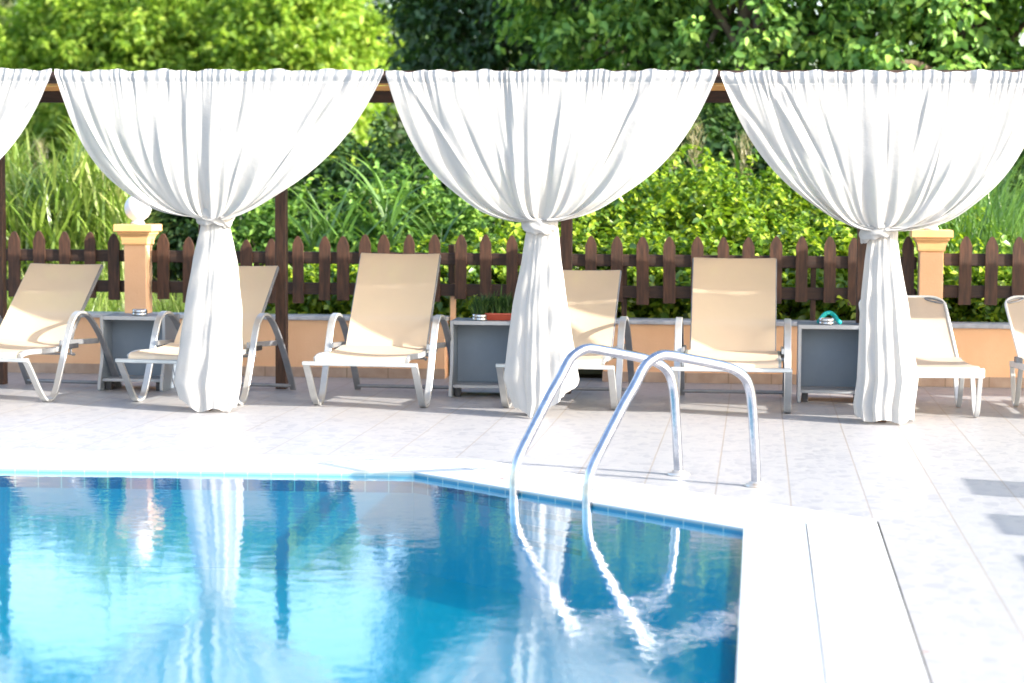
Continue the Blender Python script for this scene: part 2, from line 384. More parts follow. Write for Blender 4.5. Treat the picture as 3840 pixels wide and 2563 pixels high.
class MB:
    def __init__(self, origin=(0, 0, 0)):
        self.v, self.f, self.o = [], [], Vector(origin)
    def add(self, verts, faces):
        n = len(self.v)
        self.v += [Vector(p) - self.o for p in verts]
        self.f += [tuple(i + n for i in f) for f in faces]
        return self
    def box(self, lo, hi, bev=0.0):
        x0, y0, z0 = lo; x1, y1, z1 = hi
        if bev <= 0:
            vs = [(x, y, z) for z in (z0, z1) for y in (y0, y1) for x in (x0, x1)]
            return self.add(vs, [(0, 2, 3, 1), (4, 5, 7, 6), (0, 1, 5, 4), (2, 6, 7, 3), (0, 4, 6, 2), (1, 3, 7, 5)])
        # chamfered along z edges and the top/bottom rims
        b = bev
        def ringz(z, i):
            return [(x0 + i + b, y0 + i, z), (x1 - i - b, y0 + i, z), (x1 - i, y0 + i + b, z), (x1 - i, y1 - i - b, z), (x1 - i - b, y1 - i, z), (x0 + i + b, y1 - i, z), (x0 + i, y1 - i - b, z), (x0 + i, y0 + i + b, z)]
        vs = ringz(z0, b) + ringz(z0 + b, 0) + ringz(z1 - b, 0) + ringz(z1, b)
        fs = [tuple(range(7, -1, -1)), tuple(range(24, 32))]
        for k in range(3):
            for i in range(8):
                j = (i + 1) % 8
                fs.append((8 * k + i, 8 * k + j, 8 * k + 8 + j, 8 * k + 8 + i))
        return self.add(vs, fs)
    def prism(self, poly, axis, a, b):
        """poly: list of 2D points, extruded on the axis from a to b"""
        def p3(q, t):
            return (t, q[0], q[1]) if axis == 'x' else (q[0], t, q[1]) if axis == 'y' else (q[0], q[1], t)
        n = len(poly)
        vs = [p3(q, a) for q in poly] + [p3(q, b) for q in poly]
        fs = [tuple(range(n)), tuple(range(2 * n - 1, n - 1, -1))] + [(i, (i + 1) % n, n + (i + 1) % n, n + i) for i in range(n)]
        return self.add(vs, fs)
    def sweep(self, path, prof, side=None, caps=True):
        """prof: 2D points (s, t): s along the side vector, t along the normal; side fixed or found by transport"""
        path = [Vector(p) for p in path]
        n, k = len(path), len(prof)
        T = []
        for i in range(n):
            d = path[min(i + 1, n - 1)] - path[max(i - 1, 0)]
            T.append(d.normalized())
        if side is None:
            ref = Vector((0, 0, 1)) if abs(T[0].z) < 0.9 else Vector((1, 0, 0))
            s = T[0].cross(ref).normalized()
        vs = []
        for i in range(n):
            if side is not None: s = Vector(side)
            s = (s - T[i] * s.dot(T[i])).normalized()
            nn = T[i].cross(s)
            vs += [path[i] + s * a + nn * b_ for a, b_ in prof]
        fs = []
        for i in range(n - 1):
            for j in range(k):
                j2 = (j + 1) % k
                fs.append((i * k + j, i * k + j2, (i + 1) * k + j2, (i + 1) * k + j))
        if caps:
            fs.append(tuple(range(k - 1, -1, -1))); fs.append(tuple((n - 1) * k + j for j in range(k)))
        return self.add(vs, fs)
    def tube(self, path, r, seg=12):
        return self.sweep(path, [(r * math.cos(2 * math.pi * j / seg), r * math.sin(2 * math.pi * j / seg)) for j in range(seg)])
    def taper(self, path, radii, seg=10):
        path = [Vector(p) for p in path]; n = len(path); vs = []; fs = []
        for i in range(n):
            T = (path[min(i + 1, n - 1)] - path[max(i - 1, 0)]).normalized()
            s = T.cross(Vector((0.3, 1, 0.1))).normalized(); nn = T.cross(s)
            vs += [path[i] + (s * math.cos(2 * math.pi * j / seg) + nn * math.sin(2 * math.pi * j / seg)) * radii[i] for j in range(seg)]
        for i in range(n - 1):
            for j in range(seg):
                j2 = (j + 1) % seg
                fs.append((i * seg + j, i * seg + j2, (i + 1) * seg + j2, (i + 1) * seg + j))
        fs.append(tuple((n - 1) * seg + j for j in range(seg)))
        return self.add(vs, fs)
    def lathe(self, centre, prof, seg=32):
        cx, cy, cz = centre; vs = []; fs = []
        for r, z in prof:
            vs += [(cx + r * math.cos(2 * math.pi * j / seg), cy + r * math.sin(2 * math.pi * j / seg), cz + z) for j in range(seg)]
        for i in range(len(prof) - 1):
            for j in range(seg):
                j2 = (j + 1) % seg
                fs.append((i * seg + j, i * seg + j2, (i + 1) * seg + j2, (i + 1) * seg + j))
        fs.append(tuple(range(seg - 1, -1, -1))); fs.append(tuple((len(prof) - 1) * seg + j for j in range(seg)))
        return self.add(vs, fs)
    def build(self, name, mat, parent=None, smooth=False):
        return link_mesh(name, self.v, self.f, mat, parent, smooth)

def smooth_path(pts, sub=6):
    """Catmull-Rom through the points"""
    P = [Vector(p) for p in pts]; out = []
    for i in range(len(P) - 1):
        p0, p1, p2, p3 = P[max(i - 1, 0)], P[i], P[i + 1], P[min(i + 2, len(P) - 1)]
        for k in range(sub):
            t = k / sub
            out.append(0.5 * ((2 * p1) + (p2 - p0) * t + (2 * p0 - 5 * p1 + 4 * p2 - p3) * t * t + (3 * p1 - p0 - 3 * p2 + p3) * t ** 3))
    out.append(P[-1])
    return out
RECT = lambda w, t, b=0.003: [(-w / 2, -t / 2 + b), (-w / 2 + b, -t / 2), (w / 2 - b, -t / 2), (w / 2, -t / 2 + b), (w / 2, t / 2 - b), (w / 2 - b, t / 2), (-w / 2 + b, t / 2), (-w / 2, t / 2 - b)]

def tag(o, label=None, cat=None, group=None, kind=None):
    if label: o['label'] = label
    if cat: o['category'] = cat
    if group: o['group'] = group
    if kind: o['kind'] = kind
    return o
def thing(name, loc, label, cat, group=None, rz=0.0):
    e = bpy.data.objects.new(name, None)
    col.objects.link(e)
    e.location = loc; e.rotation_euler = (0, 0, rz); e.empty_display_size = 0.2
    return tag(e, label, cat, group)

# ------------------------------------------------------------------ setting: deck, pool, terrain
I = [(-9.0, 9.87), (-1.682, 10.253), (-0.046, 8.737), (-0.046, 1.6)]
O = [(-9.0, 10.737), (-1.42, 10.737), (0.522, 8.99), (0.49, 1.6)]
MID = [tuple(a + (b_ - a) * 0.46 for a, b_ in zip(p, q)) for p, q in zip(I, O)]
WATER_Z, FLOOR_Z = -0.024, -0.50

def ground_sheet():
    vs = [(-60, 10.737, 0), (-9, 10.737, 0), (-1.42, 10.737, 0), (0.522, 8.99, 0), (0.49, 1.6, 0), (60, 1.6, 0), (60, 8.99, 0), (60, 15.62, 0), (-1.42, 15.62, 0), (-60, 15.62, 0), (-60, -40, 0), (60, -40, 0), (0.49, -40, 0), (0.522, 15.62, 0), (-60, 1.6, 0)]
    fs = [(0, 1, 2, 8, 9), (2, 3, 13, 8), (3, 6, 7, 13), (4, 5, 6, 3), (14, 10, 12, 4), (12, 11, 5, 4)]
    return link_mesh('pool_deck', vs, fs, M['deck'])
tag(ground_sheet(), 'pale tiled pool deck with pebble print', kind='structure')

def strip(name, A, B, za, zb, mat, thick=0.02):
    vs = [(x, y, za) for x, y in A] + [(x, y, zb) for x, y in B] + [(x, y, za - thick) for x, y in A] + [(x, y, zb - thick) for x, y in B]
    n = len(A); fs = []
    for i in range(n - 1):
        fs += [(i, i + 1, n + i + 1, n + i), (2 * n + i + 1, 2 * n + i, 3 * n + i, 3 * n + i + 1), (i + 1, i, 2 * n + i, 2 * n + i + 1), (n + i, n + i + 1, 3 * n + i + 1, 3 * n + i)]
    return link_mesh(name, vs, fs, mat)
def shrink(A, B, t0, t1):
    return [tuple(p + (q - p) * t0 for p, q in zip(a, b_)) for a, b_ in zip(A, B)], [tuple(p + (q - p) * t1 for p, q in zip(a, b_)) for a, b_ in zip(A, B)]
a_, b_ = shrink(I, MID, 0.0, 0.985)
tag(strip('pool_coping', a_, b_, 0.0, 0.006, M['pool_coping'], 0.007), 'smooth pale rim of the pool', kind='structure')
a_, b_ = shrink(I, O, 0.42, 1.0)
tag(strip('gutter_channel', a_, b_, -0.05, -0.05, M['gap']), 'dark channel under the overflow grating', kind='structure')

def grating():
    mb = MB()
    for k in range(3):
        m0, m1, o0, o1 = (Vector((*p, 0)) for p in (MID[k], MID[k + 1], O[k], O[k + 1]))
        L = ((m1 - m0).length + (o1 - o0).length) / 2
        n = max(2, int(L / 0.026))
        for i in range(n):
            f0, f1 = (i + 0.05) / n, (i + 0.88) / n
            q = [m0.lerp(m1, f0), m0.lerp(m1, f1), o0.lerp(o1, f1), o0.lerp(o1, f0)]
            q = [a.lerp(c, 0.008) for a, c in zip(q, (q[3], q[2], q[1], q[0]))]
            q[2:] = [a.lerp(c, 0.03) for a, c in zip(q[2:], (q[1], q[0]))]
            z = 0.009
            up = [v + Vector((0, 0, z)) for v in q]
            inn = [a.lerp(sum(q, Vector()) / 4, 0.0) + Vector((0, 0, -0.03)) for a in q]
            mb.add(up + inn, [(0, 1, 2, 3), (1, 0, 4, 5), (2, 1, 5, 6), (3, 2, 6, 7), (0, 3, 7, 4)])
        c0, c1 = m0.lerp(o0, 0.5), m1.lerp(o1, 0.5)
        for t in (0.12, 0.88):
            c0, c1 = m0.lerp(o0, t), m1.lerp(o1, t)
            d = (c1 - c0).normalized(); s = Vector((-d.y, d.x, 0)) * 0.02
            zt = Vector((0, 0, 0.003)); zb = Vector((0, 0, -0.028))
            mb.add([c0 - s + zt, c1 - s + zt, c1 + s + zt, c0 + s + zt, c0 - s + zb, c1 - s + zb, c1 + s + zb, c0 + s + zb], [(0, 1, 2, 3), (0, 4, 5, 1), (2, 6, 7, 3)])
    return mb.build('pool_grating', M['grating'])
tag(grating(), 'white ribbed overflow grating round the pool', kind='structure')

# pool basin: walls and floor
ring = I + [(-9.0, 1.6)]
vs, fs, uv = [], [], []
acc = 0.0
for k in range(len(ring)):
    p, q = ring[k], ring[(k + 1) % len(ring)]
    L = math.hypot(q[0] - p[0], q[1] - p[1])
    n = len(vs)
    e = 0.0
    vs += [(p[0], p[1], -0.007), (q[0], q[1], -0.007), (q[0], q[1], FLOOR_Z), (p[0], p[1], FLOOR_Z)]
    uv += [(acc, -0.0), (acc + L, -0.0), (acc + L, FLOOR_Z), (acc, FLOOR_Z)]
    fs.append((n, n + 1, n + 2, n + 3)); acc += L
# the lip: thin tile edge just under the coping
pool_wall = link_mesh('pool_wall', vs, fs, M['pool_wall'], uv=uv)
tag(pool_wall, 'turquoise tiled pool wall with dark blue band', kind='structure')
pool_floor = link_mesh('pool_floor', [(x, y, FLOOR_Z) for x, y in ring], [tuple(range(len(ring)))], M['pool_floor'], uv=[(x * 0.7 + y * 0.7, x * -0.7 + y * 0.7) for x, y in ring])
tag(pool_floor, 'turquoise pool floor', kind='structure')
water = link_mesh('water', [(x, y, WATER_Z) for x, y in ring], [tuple(range(len(ring) - 1, -1, -1))], M['water'], smooth=True)
tag(water, 'clear blue pool water with small ripples', kind='structure')

def terrain_z(x, y):
    t = max(0.0, y - 15.6)
    z = 0.03 + 0.10 * min(t, 4) + 0.06 * max(0, t - 4)
    z = min(z, 1.5)
    return z + 0.08 * math.sin(x * 0.9 + y * 0.4) * min(1, t / 3)
gx, gy = 60, 50
vs = [(-60 + 120 * i / gx, 15.62 + (120 * (j / gy) ** 2.0), 0) for j in range(gy + 1) for i in range(gx + 1)]
vs = [(x, y, terrain_z(x, y)) for x, y, z in vs]
fs = [(j * (gx + 1) + i, j * (gx + 1) + i + 1, (j + 1) * (gx + 1) + i + 1, (j + 1) * (gx + 1) + i) for j in range(gy) for i in range(gx)]
tag(link_mesh('terrain', vs, fs, M['soil'], smooth=True), 'earth bank rising behind the fence', kind='structure')
big = [(-400, -400), (400, -400), (400, 400), (-400, 400)]
tag(link_mesh('ground', [(x, y, -1.9) for x, y in big], [(0, 1, 2, 3)], M['soil']), 'bare ground out to the horizon', kind='structure')

# ------------------------------------------------------------------ boundary wall, pillars, lamps, fence
WY = 15.35
def wall(x0, x1, label, ztop):
    t = thing('boundary_wall', ((x0 + x1) / 2, WY, 0), label, 'wall', 'low peach boundary walls')
    o = t.location
    MB(o).box((x0, WY, -0.02), (x1, WY + 0.22, ztop - 0.03)).build('wall_body', M['peach'], t)
    MB(o).box((x0 - 0.01, WY - 0.035, ztop - 0.03), (x1 + 0.01, WY + 0.25, ztop), 0.004).build('coping', M['coping'], t)
    MB(o).box((x0 - 0.006, WY - 0.012, 0.0), (x1 + 0.006, WY - 0.0005, 0.075), 0.002).build('skirting', M['skirting'], t)
    return t
wall(-9.0, -2.295, 'low peach wall with grey coping behind the left loungers, ending at the gap', 0.455)
wall(-1.117, 6.0, 'low peach wall with grey coping behind the right loungers, starting at the gap', 0.455)

def pillar(cx, label, lamp_label):
    zb, zt = 0.455, 1.125
    t = thing('wall_pillar', (cx, 15.455, zb), label, 'pillar', 'peach pillars with moulded caps')
    o = (cx, 15.455, zb)
    h = 0.084
    MB(o).box((cx - h, 15.455 - h, zb), (cx + h, 15.455 + h, zt - 0.154), 0.004).build('shaft', M['peach'], t)
    prof = [(h + 0.004, -0.155), (h + 0.012, -0.150), (h + 0.012, -0.126), (h + 0.014, -0.121), (h + 0.016, -0.112), (h + 0.020, -0.097), (h + 0.027, -0.083), (h + 0.037, -0.074), (h + 0.039, -0.070), (h + 0.039, -0.056), (h + 0.058, -0.053), (h + 0.061, -0.050), (h + 0.061, -0.005), (h + 0.056, 0.0)]
    vs, fs = [], []
    for r, z in prof:
        vs += [(cx - r, 15.455 - r, zt + z), (cx + r, 15.455 - r, zt + z), (cx + r, 15.455 + r, zt + z), (cx - r, 15.455 + r, zt + z)]
    for i in range(len(prof) - 1):
        for j in range(4):
            fs.append((4 * i + j, 4 * i + (j + 1) % 4, 4 * i + 4 + (j + 1) % 4, 4 * i + 4 + j))
    fs.append((3, 2, 1, 0)); n = 4 * (len(prof) - 1); fs.append((n, n + 1, n + 2, n + 3))
    MB(o).add(vs, fs).build('cap', M['cap'], t)
    lamp = thing('globe_lamp', (cx, 15.455, zt), lamp_label, 'lamp', 'globe lamps on the pillars')
    lo = (cx, 15.455, zt)
    MB(lo).lathe((cx, 15.455, zt + 0.0005), [(0.052, 0), (0.052, 0.012), (0.044, 0.018), (0.042, 0.03)], 24).build('lamp_base', M['white_frame'], lamp, True)
    r, c0 = 0.1, 0.122
    sp = [(r * math.cos(a), c0 + r * math.sin(a)) for a in [R(-68 + 158 * i / 24) for i in range(25)]]
    sp[-1] = (0.0005, c0 + r)
    MB(lo).lathe((cx, 15.455, zt), sp, 40).build('globe', M['globe'], lamp, True)
pillar(-4.645, 'peach pillar with orange cap carrying a visible white globe, left end of the picket fence', 'white globe lamp on the pillar beside the left curtain')
pillar(1.235, 'peach pillar with orange cap partly behind the rightmost knotted curtain', 'white globe lamp hidden behind the rightmost curtain swag')

rnd = random.Random(5)
FY = 15.47
def picket_mesh(mb, x, z0, z1, w=0.09, lean=0.0):
    h = w / 2
    c = 0.075
    poly = [(-h, z0), (h, z0), (h, z1 - c), (h * 0.86, z1 - 0.055), (h * 0.52, z1 - 0.022), (h * 0.26, z1 - 0.005), (0, z1), (-h * 0.26, z1 - 0.005), (-h * 0.52, z1 - 0.022), (-h * 0.86, z1 - 0.055), (-h, z1 - c)]
    poly = [(x + a + (zz - z0) * lean, zz) for a, zz in poly]
    mb.prism(poly, 'y', FY - 0.022, FY)
    return mb
def fence(label, tops, x0, x1, posts):
    """tops: (px, py) of each picket's tip in the photo"""
    P = [at(px, py, FY) for px, py in tops]
    cx = (x0 + x1) / 2
    t = thing('picket_fence', (cx, FY, 0.455), label, 'fence', 'brown picket fences on the wall')
    o = t.location.copy()
    for p in P:
        z1 = p.z
        mb = picket_mesh(MB(o), p.x, z1 - 0.49 + rnd.uniform(-0.012, 0.012), z1, 0.086 + rnd.uniform(-0.004, 0.005), rnd.uniform(-0.012, 0.012))
        mb.build('picket', M['wood'], t)
    zt = sum(p.z for p in P) / len(P)
    for dz in (0.175, 0.405):
        mb = MB(o)
        mb.box((x0, FY + 0.001, zt - dz - 0.045 + 0.0), (x1, FY + 0.034, zt - dz + 0.045), 0.004)
        mb.build('rail', M['wood_flat'], t)
    for x in posts:
        MB(o).box((x - 0.02, FY + 0.036, 0.4555), (x + 0.02, FY + 0.072, zt - 0.14), 0.003).build('fence_post', M['wood'], t)
    return t, o
T1 = [(-25 - 58 * k, 530) for k in range(11, 0, -1)] + [(-25, 531), (33, 531), (91, 530), (150, 531), (207, 532), (262, 536)]
T2 = [(375, 536), (433, 544), (500, 548), (567, 550), (623, 548), (685, 542), (745, 542), (788, 542), (837, 538), (880, 538), (938, 538), (997, 538), (1057, 538), (1115, 538), (1176, 540), (1230, 540), (1290, 540), (1356, 541), (1416, 542), (1476, 543), (1537, 543), (1600, 543), (1660, 544), (1718, 544), (1780, 542), (1840, 542), (1905, 542), (1960, 545), (2022, 543), (2085, 542)]
T3 = [(2215, 542), (2275, 543), (2337, 543), (2398, 544), (2460, 544)] + [(2522 + 62 * k, 545) for k in range(13)]
fence('brown picket fence run left of the globe lamp pillar', T1, -8.0, -4.742, [-5.9])
f2, o2 = fence('long brown picket fence run between the two peach pillars', T2, -4.548, 1.138, [-3.75, -0.98, 0.4])
MB(o2).box((-2.275, FY + 0.036, 0.0), (-2.235, FY + 0.072, 0.70), 0.003).build('support_post', M['peach'], f2)['label'] = 'slim peach support post'
MB(o2).box((-2.29, FY + 0.036, 0.701), (-2.245, FY + 0.072, 0.99), 0.003).build('fence_post', M['wood'], f2)
fence('brown picket fence run right of the right pillar', T3, 1.332, 5.0, [2.3])

# ------------------------------------------------------------------ pergola
PX = [-7.61, -5.53, -3.45, -1.37, 0.75, 2.83, 4.91, 6.99]
PXR = [-7.40, -5.345, -3.305, -1.308, 0.70, 2.78, 4.86, 6.94]
FYP, RYP = 12.93, 14.42
pg = thing('pergola', (-1.37, 13.7, 0), 'dark brown wooden pergola frame with board roof over the loungers', 'pergola')
po = pg.location.copy()
for x, xr in zip(PX, PXR):
    MB(po).box((x - 0.036, FYP - 0.036, 0.0), (x + 0.036, FYP + 0.036, 2.051), 0.004).build('front_post', M['wood'], pg)
    MB(po).box((xr - 0.038, RYP - 0.038, 0.0), (xr + 0.038, RYP + 0.038, 2.104), 0.004).build('rear_post', M['wood'], pg)
    for s in (-1, 1):
        MB(po).sweep([(xr + s * 0.03, RYP - 0.07, 1.74), (xr + s * 0.24, RYP - 0.07, 1.975)], RECT(0.05, 0.05), side=(0, 1, 0)).build('brace', M['wood_flat'], pg)
MB(po).box((PX[0] - 0.2, FYP - 0.05, 2.052), (PX[-1] + 0.2, FYP + 0.03, 2.125), 0.004).build('front_beam', M['wood_flat'], pg)
MB(po).box((PX[0] - 0.2, RYP - 0.105, 1.99), (PX[-1] + 0.2, RYP - 0.0385, 2.069), 0.004).build('rear_beam', M['wood_flat'], pg)
MB(po).box((PX[0] - 0.2, RYP - 0.12, 2.070), (PX[-1] + 0.2, RYP - 0.0385, 2.104), 0.004).build('wall_plate', M['board'], pg)
rb = MB(po)
yy = FYP + 0.0305
while yy < 14.18:
    rb.box((PX[0] - 0.25, yy, 2.105), (PX[-1] + 0.25, yy + 0.118, 2.123), 0.003)
    yy += 0.121
rb.build('roof_boards', M['board'], pg)
MB(po).tube([(PX[0], 12.862, 2.09), (PX[-1], 12.862, 2.09)], 0.012, 8).build('curtain_rod', M['wood_flat'], pg)

# ------------------------------------------------------------------ curtains
def curtain(idx, xL, xR, xc, pL, pR, zk, tail, lift, label, wind=0.0):
    rng = np.random.RandomState(30 + idx)
    yc = 12.815
    ztop = 2.129 - 0.003 * (xc + 3.5)
    t = thing('curtain', (xc, yc, 0), label, 'curtain', 'white curtains tied along the pergola')
    ox, oy = xc, yc
    # --- swag
    NU, NV = 440, 110
    u = np.linspace(0, 1, NU)
    yf = np.concatenate([np.linspace(0, 0.10, 22)[:-1], 0.10 + 0.90 * (1 - (1 - np.linspace(0, 1, NV - 21)) ** 1.5)])
    U, Yf = np.meshgrid(u, yf)
    a = 2 * U - 1
    A = np.where(a < 0, xc - xL, xR - xc)
    pe = np.where(a < 0, pL, pR)
    w = np.abs(a)
    kw = 0.078
    hem = 0.025
    s = np.clip((Yf - hem) / (1 - hem), 0, 1)
    p = pe * (1.25 - 0.48 * s ** 2) + 1.9 * (1 - w) ** 1.2
    g = (1 - s) ** (1 / p)
    X = xc + a * (kw + (A - kw) * g)
    zd = ztop - (ztop - zk) * Yf
    # the outer edge is the longest line of cloth: the lower hem sags a little past the tie
    Z = zd - 0.015 * w ** 6 * np.exp(-((Yf - 0.93) / 0.07) ** 2)
    # folds
    du = sum(rng.uniform(-1, 1) * np.sin(2 * np.pi * (k * U) + rng.uniform(0, 6.28)) / k for k in range(1, 6)) * 0.042
    Uw = U + du
    def fold(freq, sharp):
        ph = rng.uniform(0, 6.28)
        c = np.cos(2 * np.pi * freq * Uw + ph + 0.7 * np.sin(2 * np.pi * 1.3 * U + rng.uniform(0, 6)))
        return np.sign(c) * np.abs(c) ** sharp
    amp_mod = 0.45 + 0.55 * (0.5 + 0.5 * np.sin(2 * np.pi * 2.7 * U + rng.uniform(0, 6)))
    amp2 = 0.25 + 0.75 * (0.5 + 0.5 * np.sin(2 * np.pi * 1.9 * U + 1.1 * Yf + rng.uniform(0, 6))) ** 1.6
    big = fold(8.6 + 0.9 * idx, 1.0) * 0.32 + fold(4.7, 1.0) * 0.42 + fold(15.5, 1.0) * 0.22 * amp2 + fold(24, 1.0) * 0.07 * amp2
    gath = 0.35 + 0.65 * (0.5 + 0.5 * np.sin(2 * np.pi * 3.3 * U + rng.uniform(0, 6))) * (0.5 + 0.5 * np.sin(2 * np.pi * 7.9 * U + rng.uniform(0, 6)))
    Uw = Uw + sum(rng.uniform(-1, 1) * np.sin(2 * np.pi * (k * U) + rng.uniform(0, 6.28)) for k in (7, 11, 13, 17, 23)) * 0.0028
    tight = (fold(43, 0.9) + 0.7 * fold(29, 1.0) + 0.4 * fold(71, 1.0)) * gath * 1.25
    e_top = np.exp(-(Yf / 0.10) ** 1.3)
    width = g
    Dp = 0.0075 * tight * (0.25 + 0.75 * e_top) * np.where(Yf < 0.09, 1.0, np.exp(-((Yf - 0.09) / 0.16)))
    ampb = 0.004 + 0.016 * np.clip(Yf / 0.35, 0, 1) + 0.022 * np.clip((Yf - 0.5) / 0.5, 0, 1)
    Dp += big * ampb * amp_mod * np.clip((1 - w) / 0.06, 0.25, 1)
    # slanting pull creases that run towards the tie
    for _ in range(15):
        u0 = rng.uniform(0.05, 0.95); slope = (0.5 - u0) * rng.uniform(0.1, 0.7); wd = rng.uniform(0.006, 0.016)
        y0, yl = rng.uniform(0.25, 0.75), rng.uniform(0.15, 0.35)
        Dp += rng.choice([-1, 1]) * rng.uniform(0.006, 0.020) * np.exp(-((U - u0 - slope * (Yf - 0.4)) / wd) ** 2) * np.exp(-((Yf - y0) / yl) ** 2)
    belly = -0.10 * np.sin(np.pi * np.clip(Yf, 0, 1) ** 1.4) * (1 - w ** 2) - 0.035 * np.sin(np.pi * Yf ** 2) * w
    Yp = yc + belly + Dp - 0.05 * Yf ** 3
    header = np.clip(1 - Yf / 0.085, 0, 1)
    Yp += 0.009 * np.cos(np.pi * np.clip(Yf / 0.085, 0, 1) * 2) * 0.5 * (Yf < 0.085)
    Z += 0.002 * tight * 0.5 * header + (0.006 * np.sin(2 * np.pi * 6 * U + idx) + 0.004 * np.sin(2 * np.pi * 14.3 * U + 2 * idx)) * header
    # wrinkles across the folds close to the tie
    Z += 0.010 * np.sin(14 * a + 3 * np.sin(5 * a + idx)) * np.clip((Yf - 0.8) / 0.2, 0, 1)
    V = np.stack([X - ox, Yp - oy, Z], -1).reshape(-1, 3)
    nv, nu = Yf.shape
    ii = np.arange(nv * nu).reshape(nv, nu)
    Q = np.stack([ii[:-1, :-1], ii[1:, :-1], ii[1:, 1:], ii[:-1, 1:]], -1).reshape(-1, 4)
    link_arrays('swag', V, Q, M['voile'], t, True)
    # --- tail: a folded bundle round the front post
    NT, NR = 300, 80
    th = np.linspace(0, 2 * np.pi, NT, endpoint=False)
    hh = np.linspace(0, 1, NR)
    TH, HH = np.meshgrid(th, hh)
    zs = np.array([q[0] for q in tail]); le = np.array([q[1] for q in tail]); ri = np.array([q[2] for q in tail])
    bottom = 0.006 + lift(np.cos(TH)) + 0.012 * (1 + np.sin(5 * TH + idx))
    Z = (zk + 0.01) * (1 - HH) + bottom * HH
    L_ = np.interp(-Z, -zs, le); R_ = np.interp(-Z, -zs, ri)
    cxm, wx = (L_ + R_) / 2, (R_ - L_) / 2
    thw = TH + 0.25 * np.sin(2 * TH + idx) + 0.10 * np.sin(5 * TH + 1.7 * idx)
    ph = rng.uniform(0, 6.28, 4)
    fd = 0.55 * np.cos(7 * thw + ph[0] + 0.5 * HH) + 0.35 * np.cos(12 * thw + ph[1] - 0.8 * HH) + 0.22 * np.cos(19 * thw + ph[2] + 1.2 * HH)
    amp = 0.07 + 0.15 * HH ** 0.7
    rr_ = 1 + amp * (fd - 0.25) * 0.75
    dep = 0.062 + 0.075 * HH
    X = cxm + wx * np.cos(TH) * np.clip(rr_, 0.3, 1.04) * (1.0)
    Yt = yc + 0.055 + dep * np.sin(TH) * rr_
    Yt += 0.006 * np.sin(9 * HH * 3 + 4 * TH)
    V = np.stack([X - ox, Yt - oy, Z], -1).reshape(-1, 3)
    ii = np.arange(NR * NT).reshape(NR, NT); jj = np.roll(ii, -1, 1)
    Q = np.stack([ii[:-1], ii[1:], jj[1:], jj[:-1]], -1).reshape(-1, 4)
    link_arrays('tail', V, Q, M['voile'], t, True)
    # --- tie: the cloth looped round itself
    NA, NB = 120, 26
    al = np.linspace(0, 2 * np.pi, NA, endpoint=False); be = np.linspace(0, 2 * np.pi, NB, endpoint=False)
    AL, BE = np.meshgrid(al, be, indexing='ij')
    rx_, ry_ = 0.092, 0.085
    fat = 0.033 * (1 + 0.35 * np.cos(AL - 4.2) + 0.18 * np.cos(3 * AL + idx) + 0.10 * np.cos(9 * AL + 2 * np.sin(BE)))
    rad = fat * (0.75 + 0.12 * np.cos(5 * BE + 6 * AL))
    Xr = xc + np.cos(AL) * (rx_ + rad * np.cos(BE) * 0.7)
    Yr = yc + 0.045 + np.sin(AL) * (ry_ + rad * np.cos(BE) * 0.7)
    Zr = zk - 0.012 + 0.025 * np.cos(AL + idx * 2.2) + rad * 1.55 * np.sin(BE)
    V = np.stack([Xr - ox, Yr - oy, Zr], -1).reshape(-1, 3)
    ii = np.arange(NA * NB).reshape(NA, NB); j1 = np.roll(ii, -1, 0); j2 = np.roll(ii, -1, 1); j3 = np.roll(j1, -1, 1)
    Q = np.stack([ii, j1, j3, j2], -1).reshape(-1, 4)
    link_arrays('tie', V, Q, M['voile'], t, True)
    return t
CY = 12.815
def tail_of(rows):
    out = []
    for py, l, r in rows:
        p, q = at(l, py, CY), at(r, py, CY)
        out.append((p.z, p.x, q.x))
    return out
def X_(px, py=200): return at(px, py, CY).x
t1 = tail_of([(495, 452, 535), (520, 455, 520), (560, 446, 530), (600, 437, 537), (700, 420, 547), (800, 407, 548), (880, 394, 545), (945, 418, 532)])
t2 = tail_of([(500, 1200, 1275), (525, 1207, 1281), (600, 1196, 1288), (700, 1176, 1302), (800, 1164, 1318), (870, 1156, 1330), (920, 1172, 1312), (960, 1190, 1268)])
t3 = tail_of([(515, 1985, 2062), (550, 1990, 2060), (600, 1982, 2066), (700, 1970, 2084), (800, 1966, 2096), (870, 1963, 2106), (930, 1955, 2098), (975, 1962, 2095)])
z_at = lambda py, px: at(px, py, CY).z
no_lift = lambda c: 0.03 * np.clip(-c, 0, 1) ** 2
xl, xr = X_(128), X_(878)
sp = X_(1647) - X_(887)
curtain(0, X_(-660), X_(119), X_(-285), 2.6, 2.3, 1.20, [(z, l - 2.08, r - 2.08) for z, l, r in t1], no_lift, 'white curtain cut off by the left edge, only its right flank in view')
curtain(1, X_(126), X_(880), X_(487), 2.7, 1.85, z_at(500, 487), t1, lambda c: 0.10 * np.clip(-c - 0.3, 0, 1), 'tied white curtain in front of the globe lamp pillar, tail beside the cabinet')
curtain(2, X_(884), X_(1646), X_(1240), 2.6, 2.25, z_at(505, 1240), t2, lambda c: 0.26 * np.clip(c - 0.35, 0, 1) ** 0.7 + 0.05 * np.clip(-c - 0.3, 0, 1), 'tied white curtain with its hem kicked out right, behind the ladder')
curtain(3, X_(1652), X_(2412), X_(2022), 2.0, 3.0, z_at(525, 2022), t3, lambda c: 0.02 * np.clip(-c, 0, 1), 'tied white curtain covering the right pillar, tail beside the white lounger')
curtain(4, X_(1652) + 2.08, X_(2412) + 2.08, 2.83, 2.4, 2.6, 1.2, [(z, l + 4.20, r + 4.20) for z, l, r in t2], no_lift, 'tied white curtain just beyond the right edge of the view')

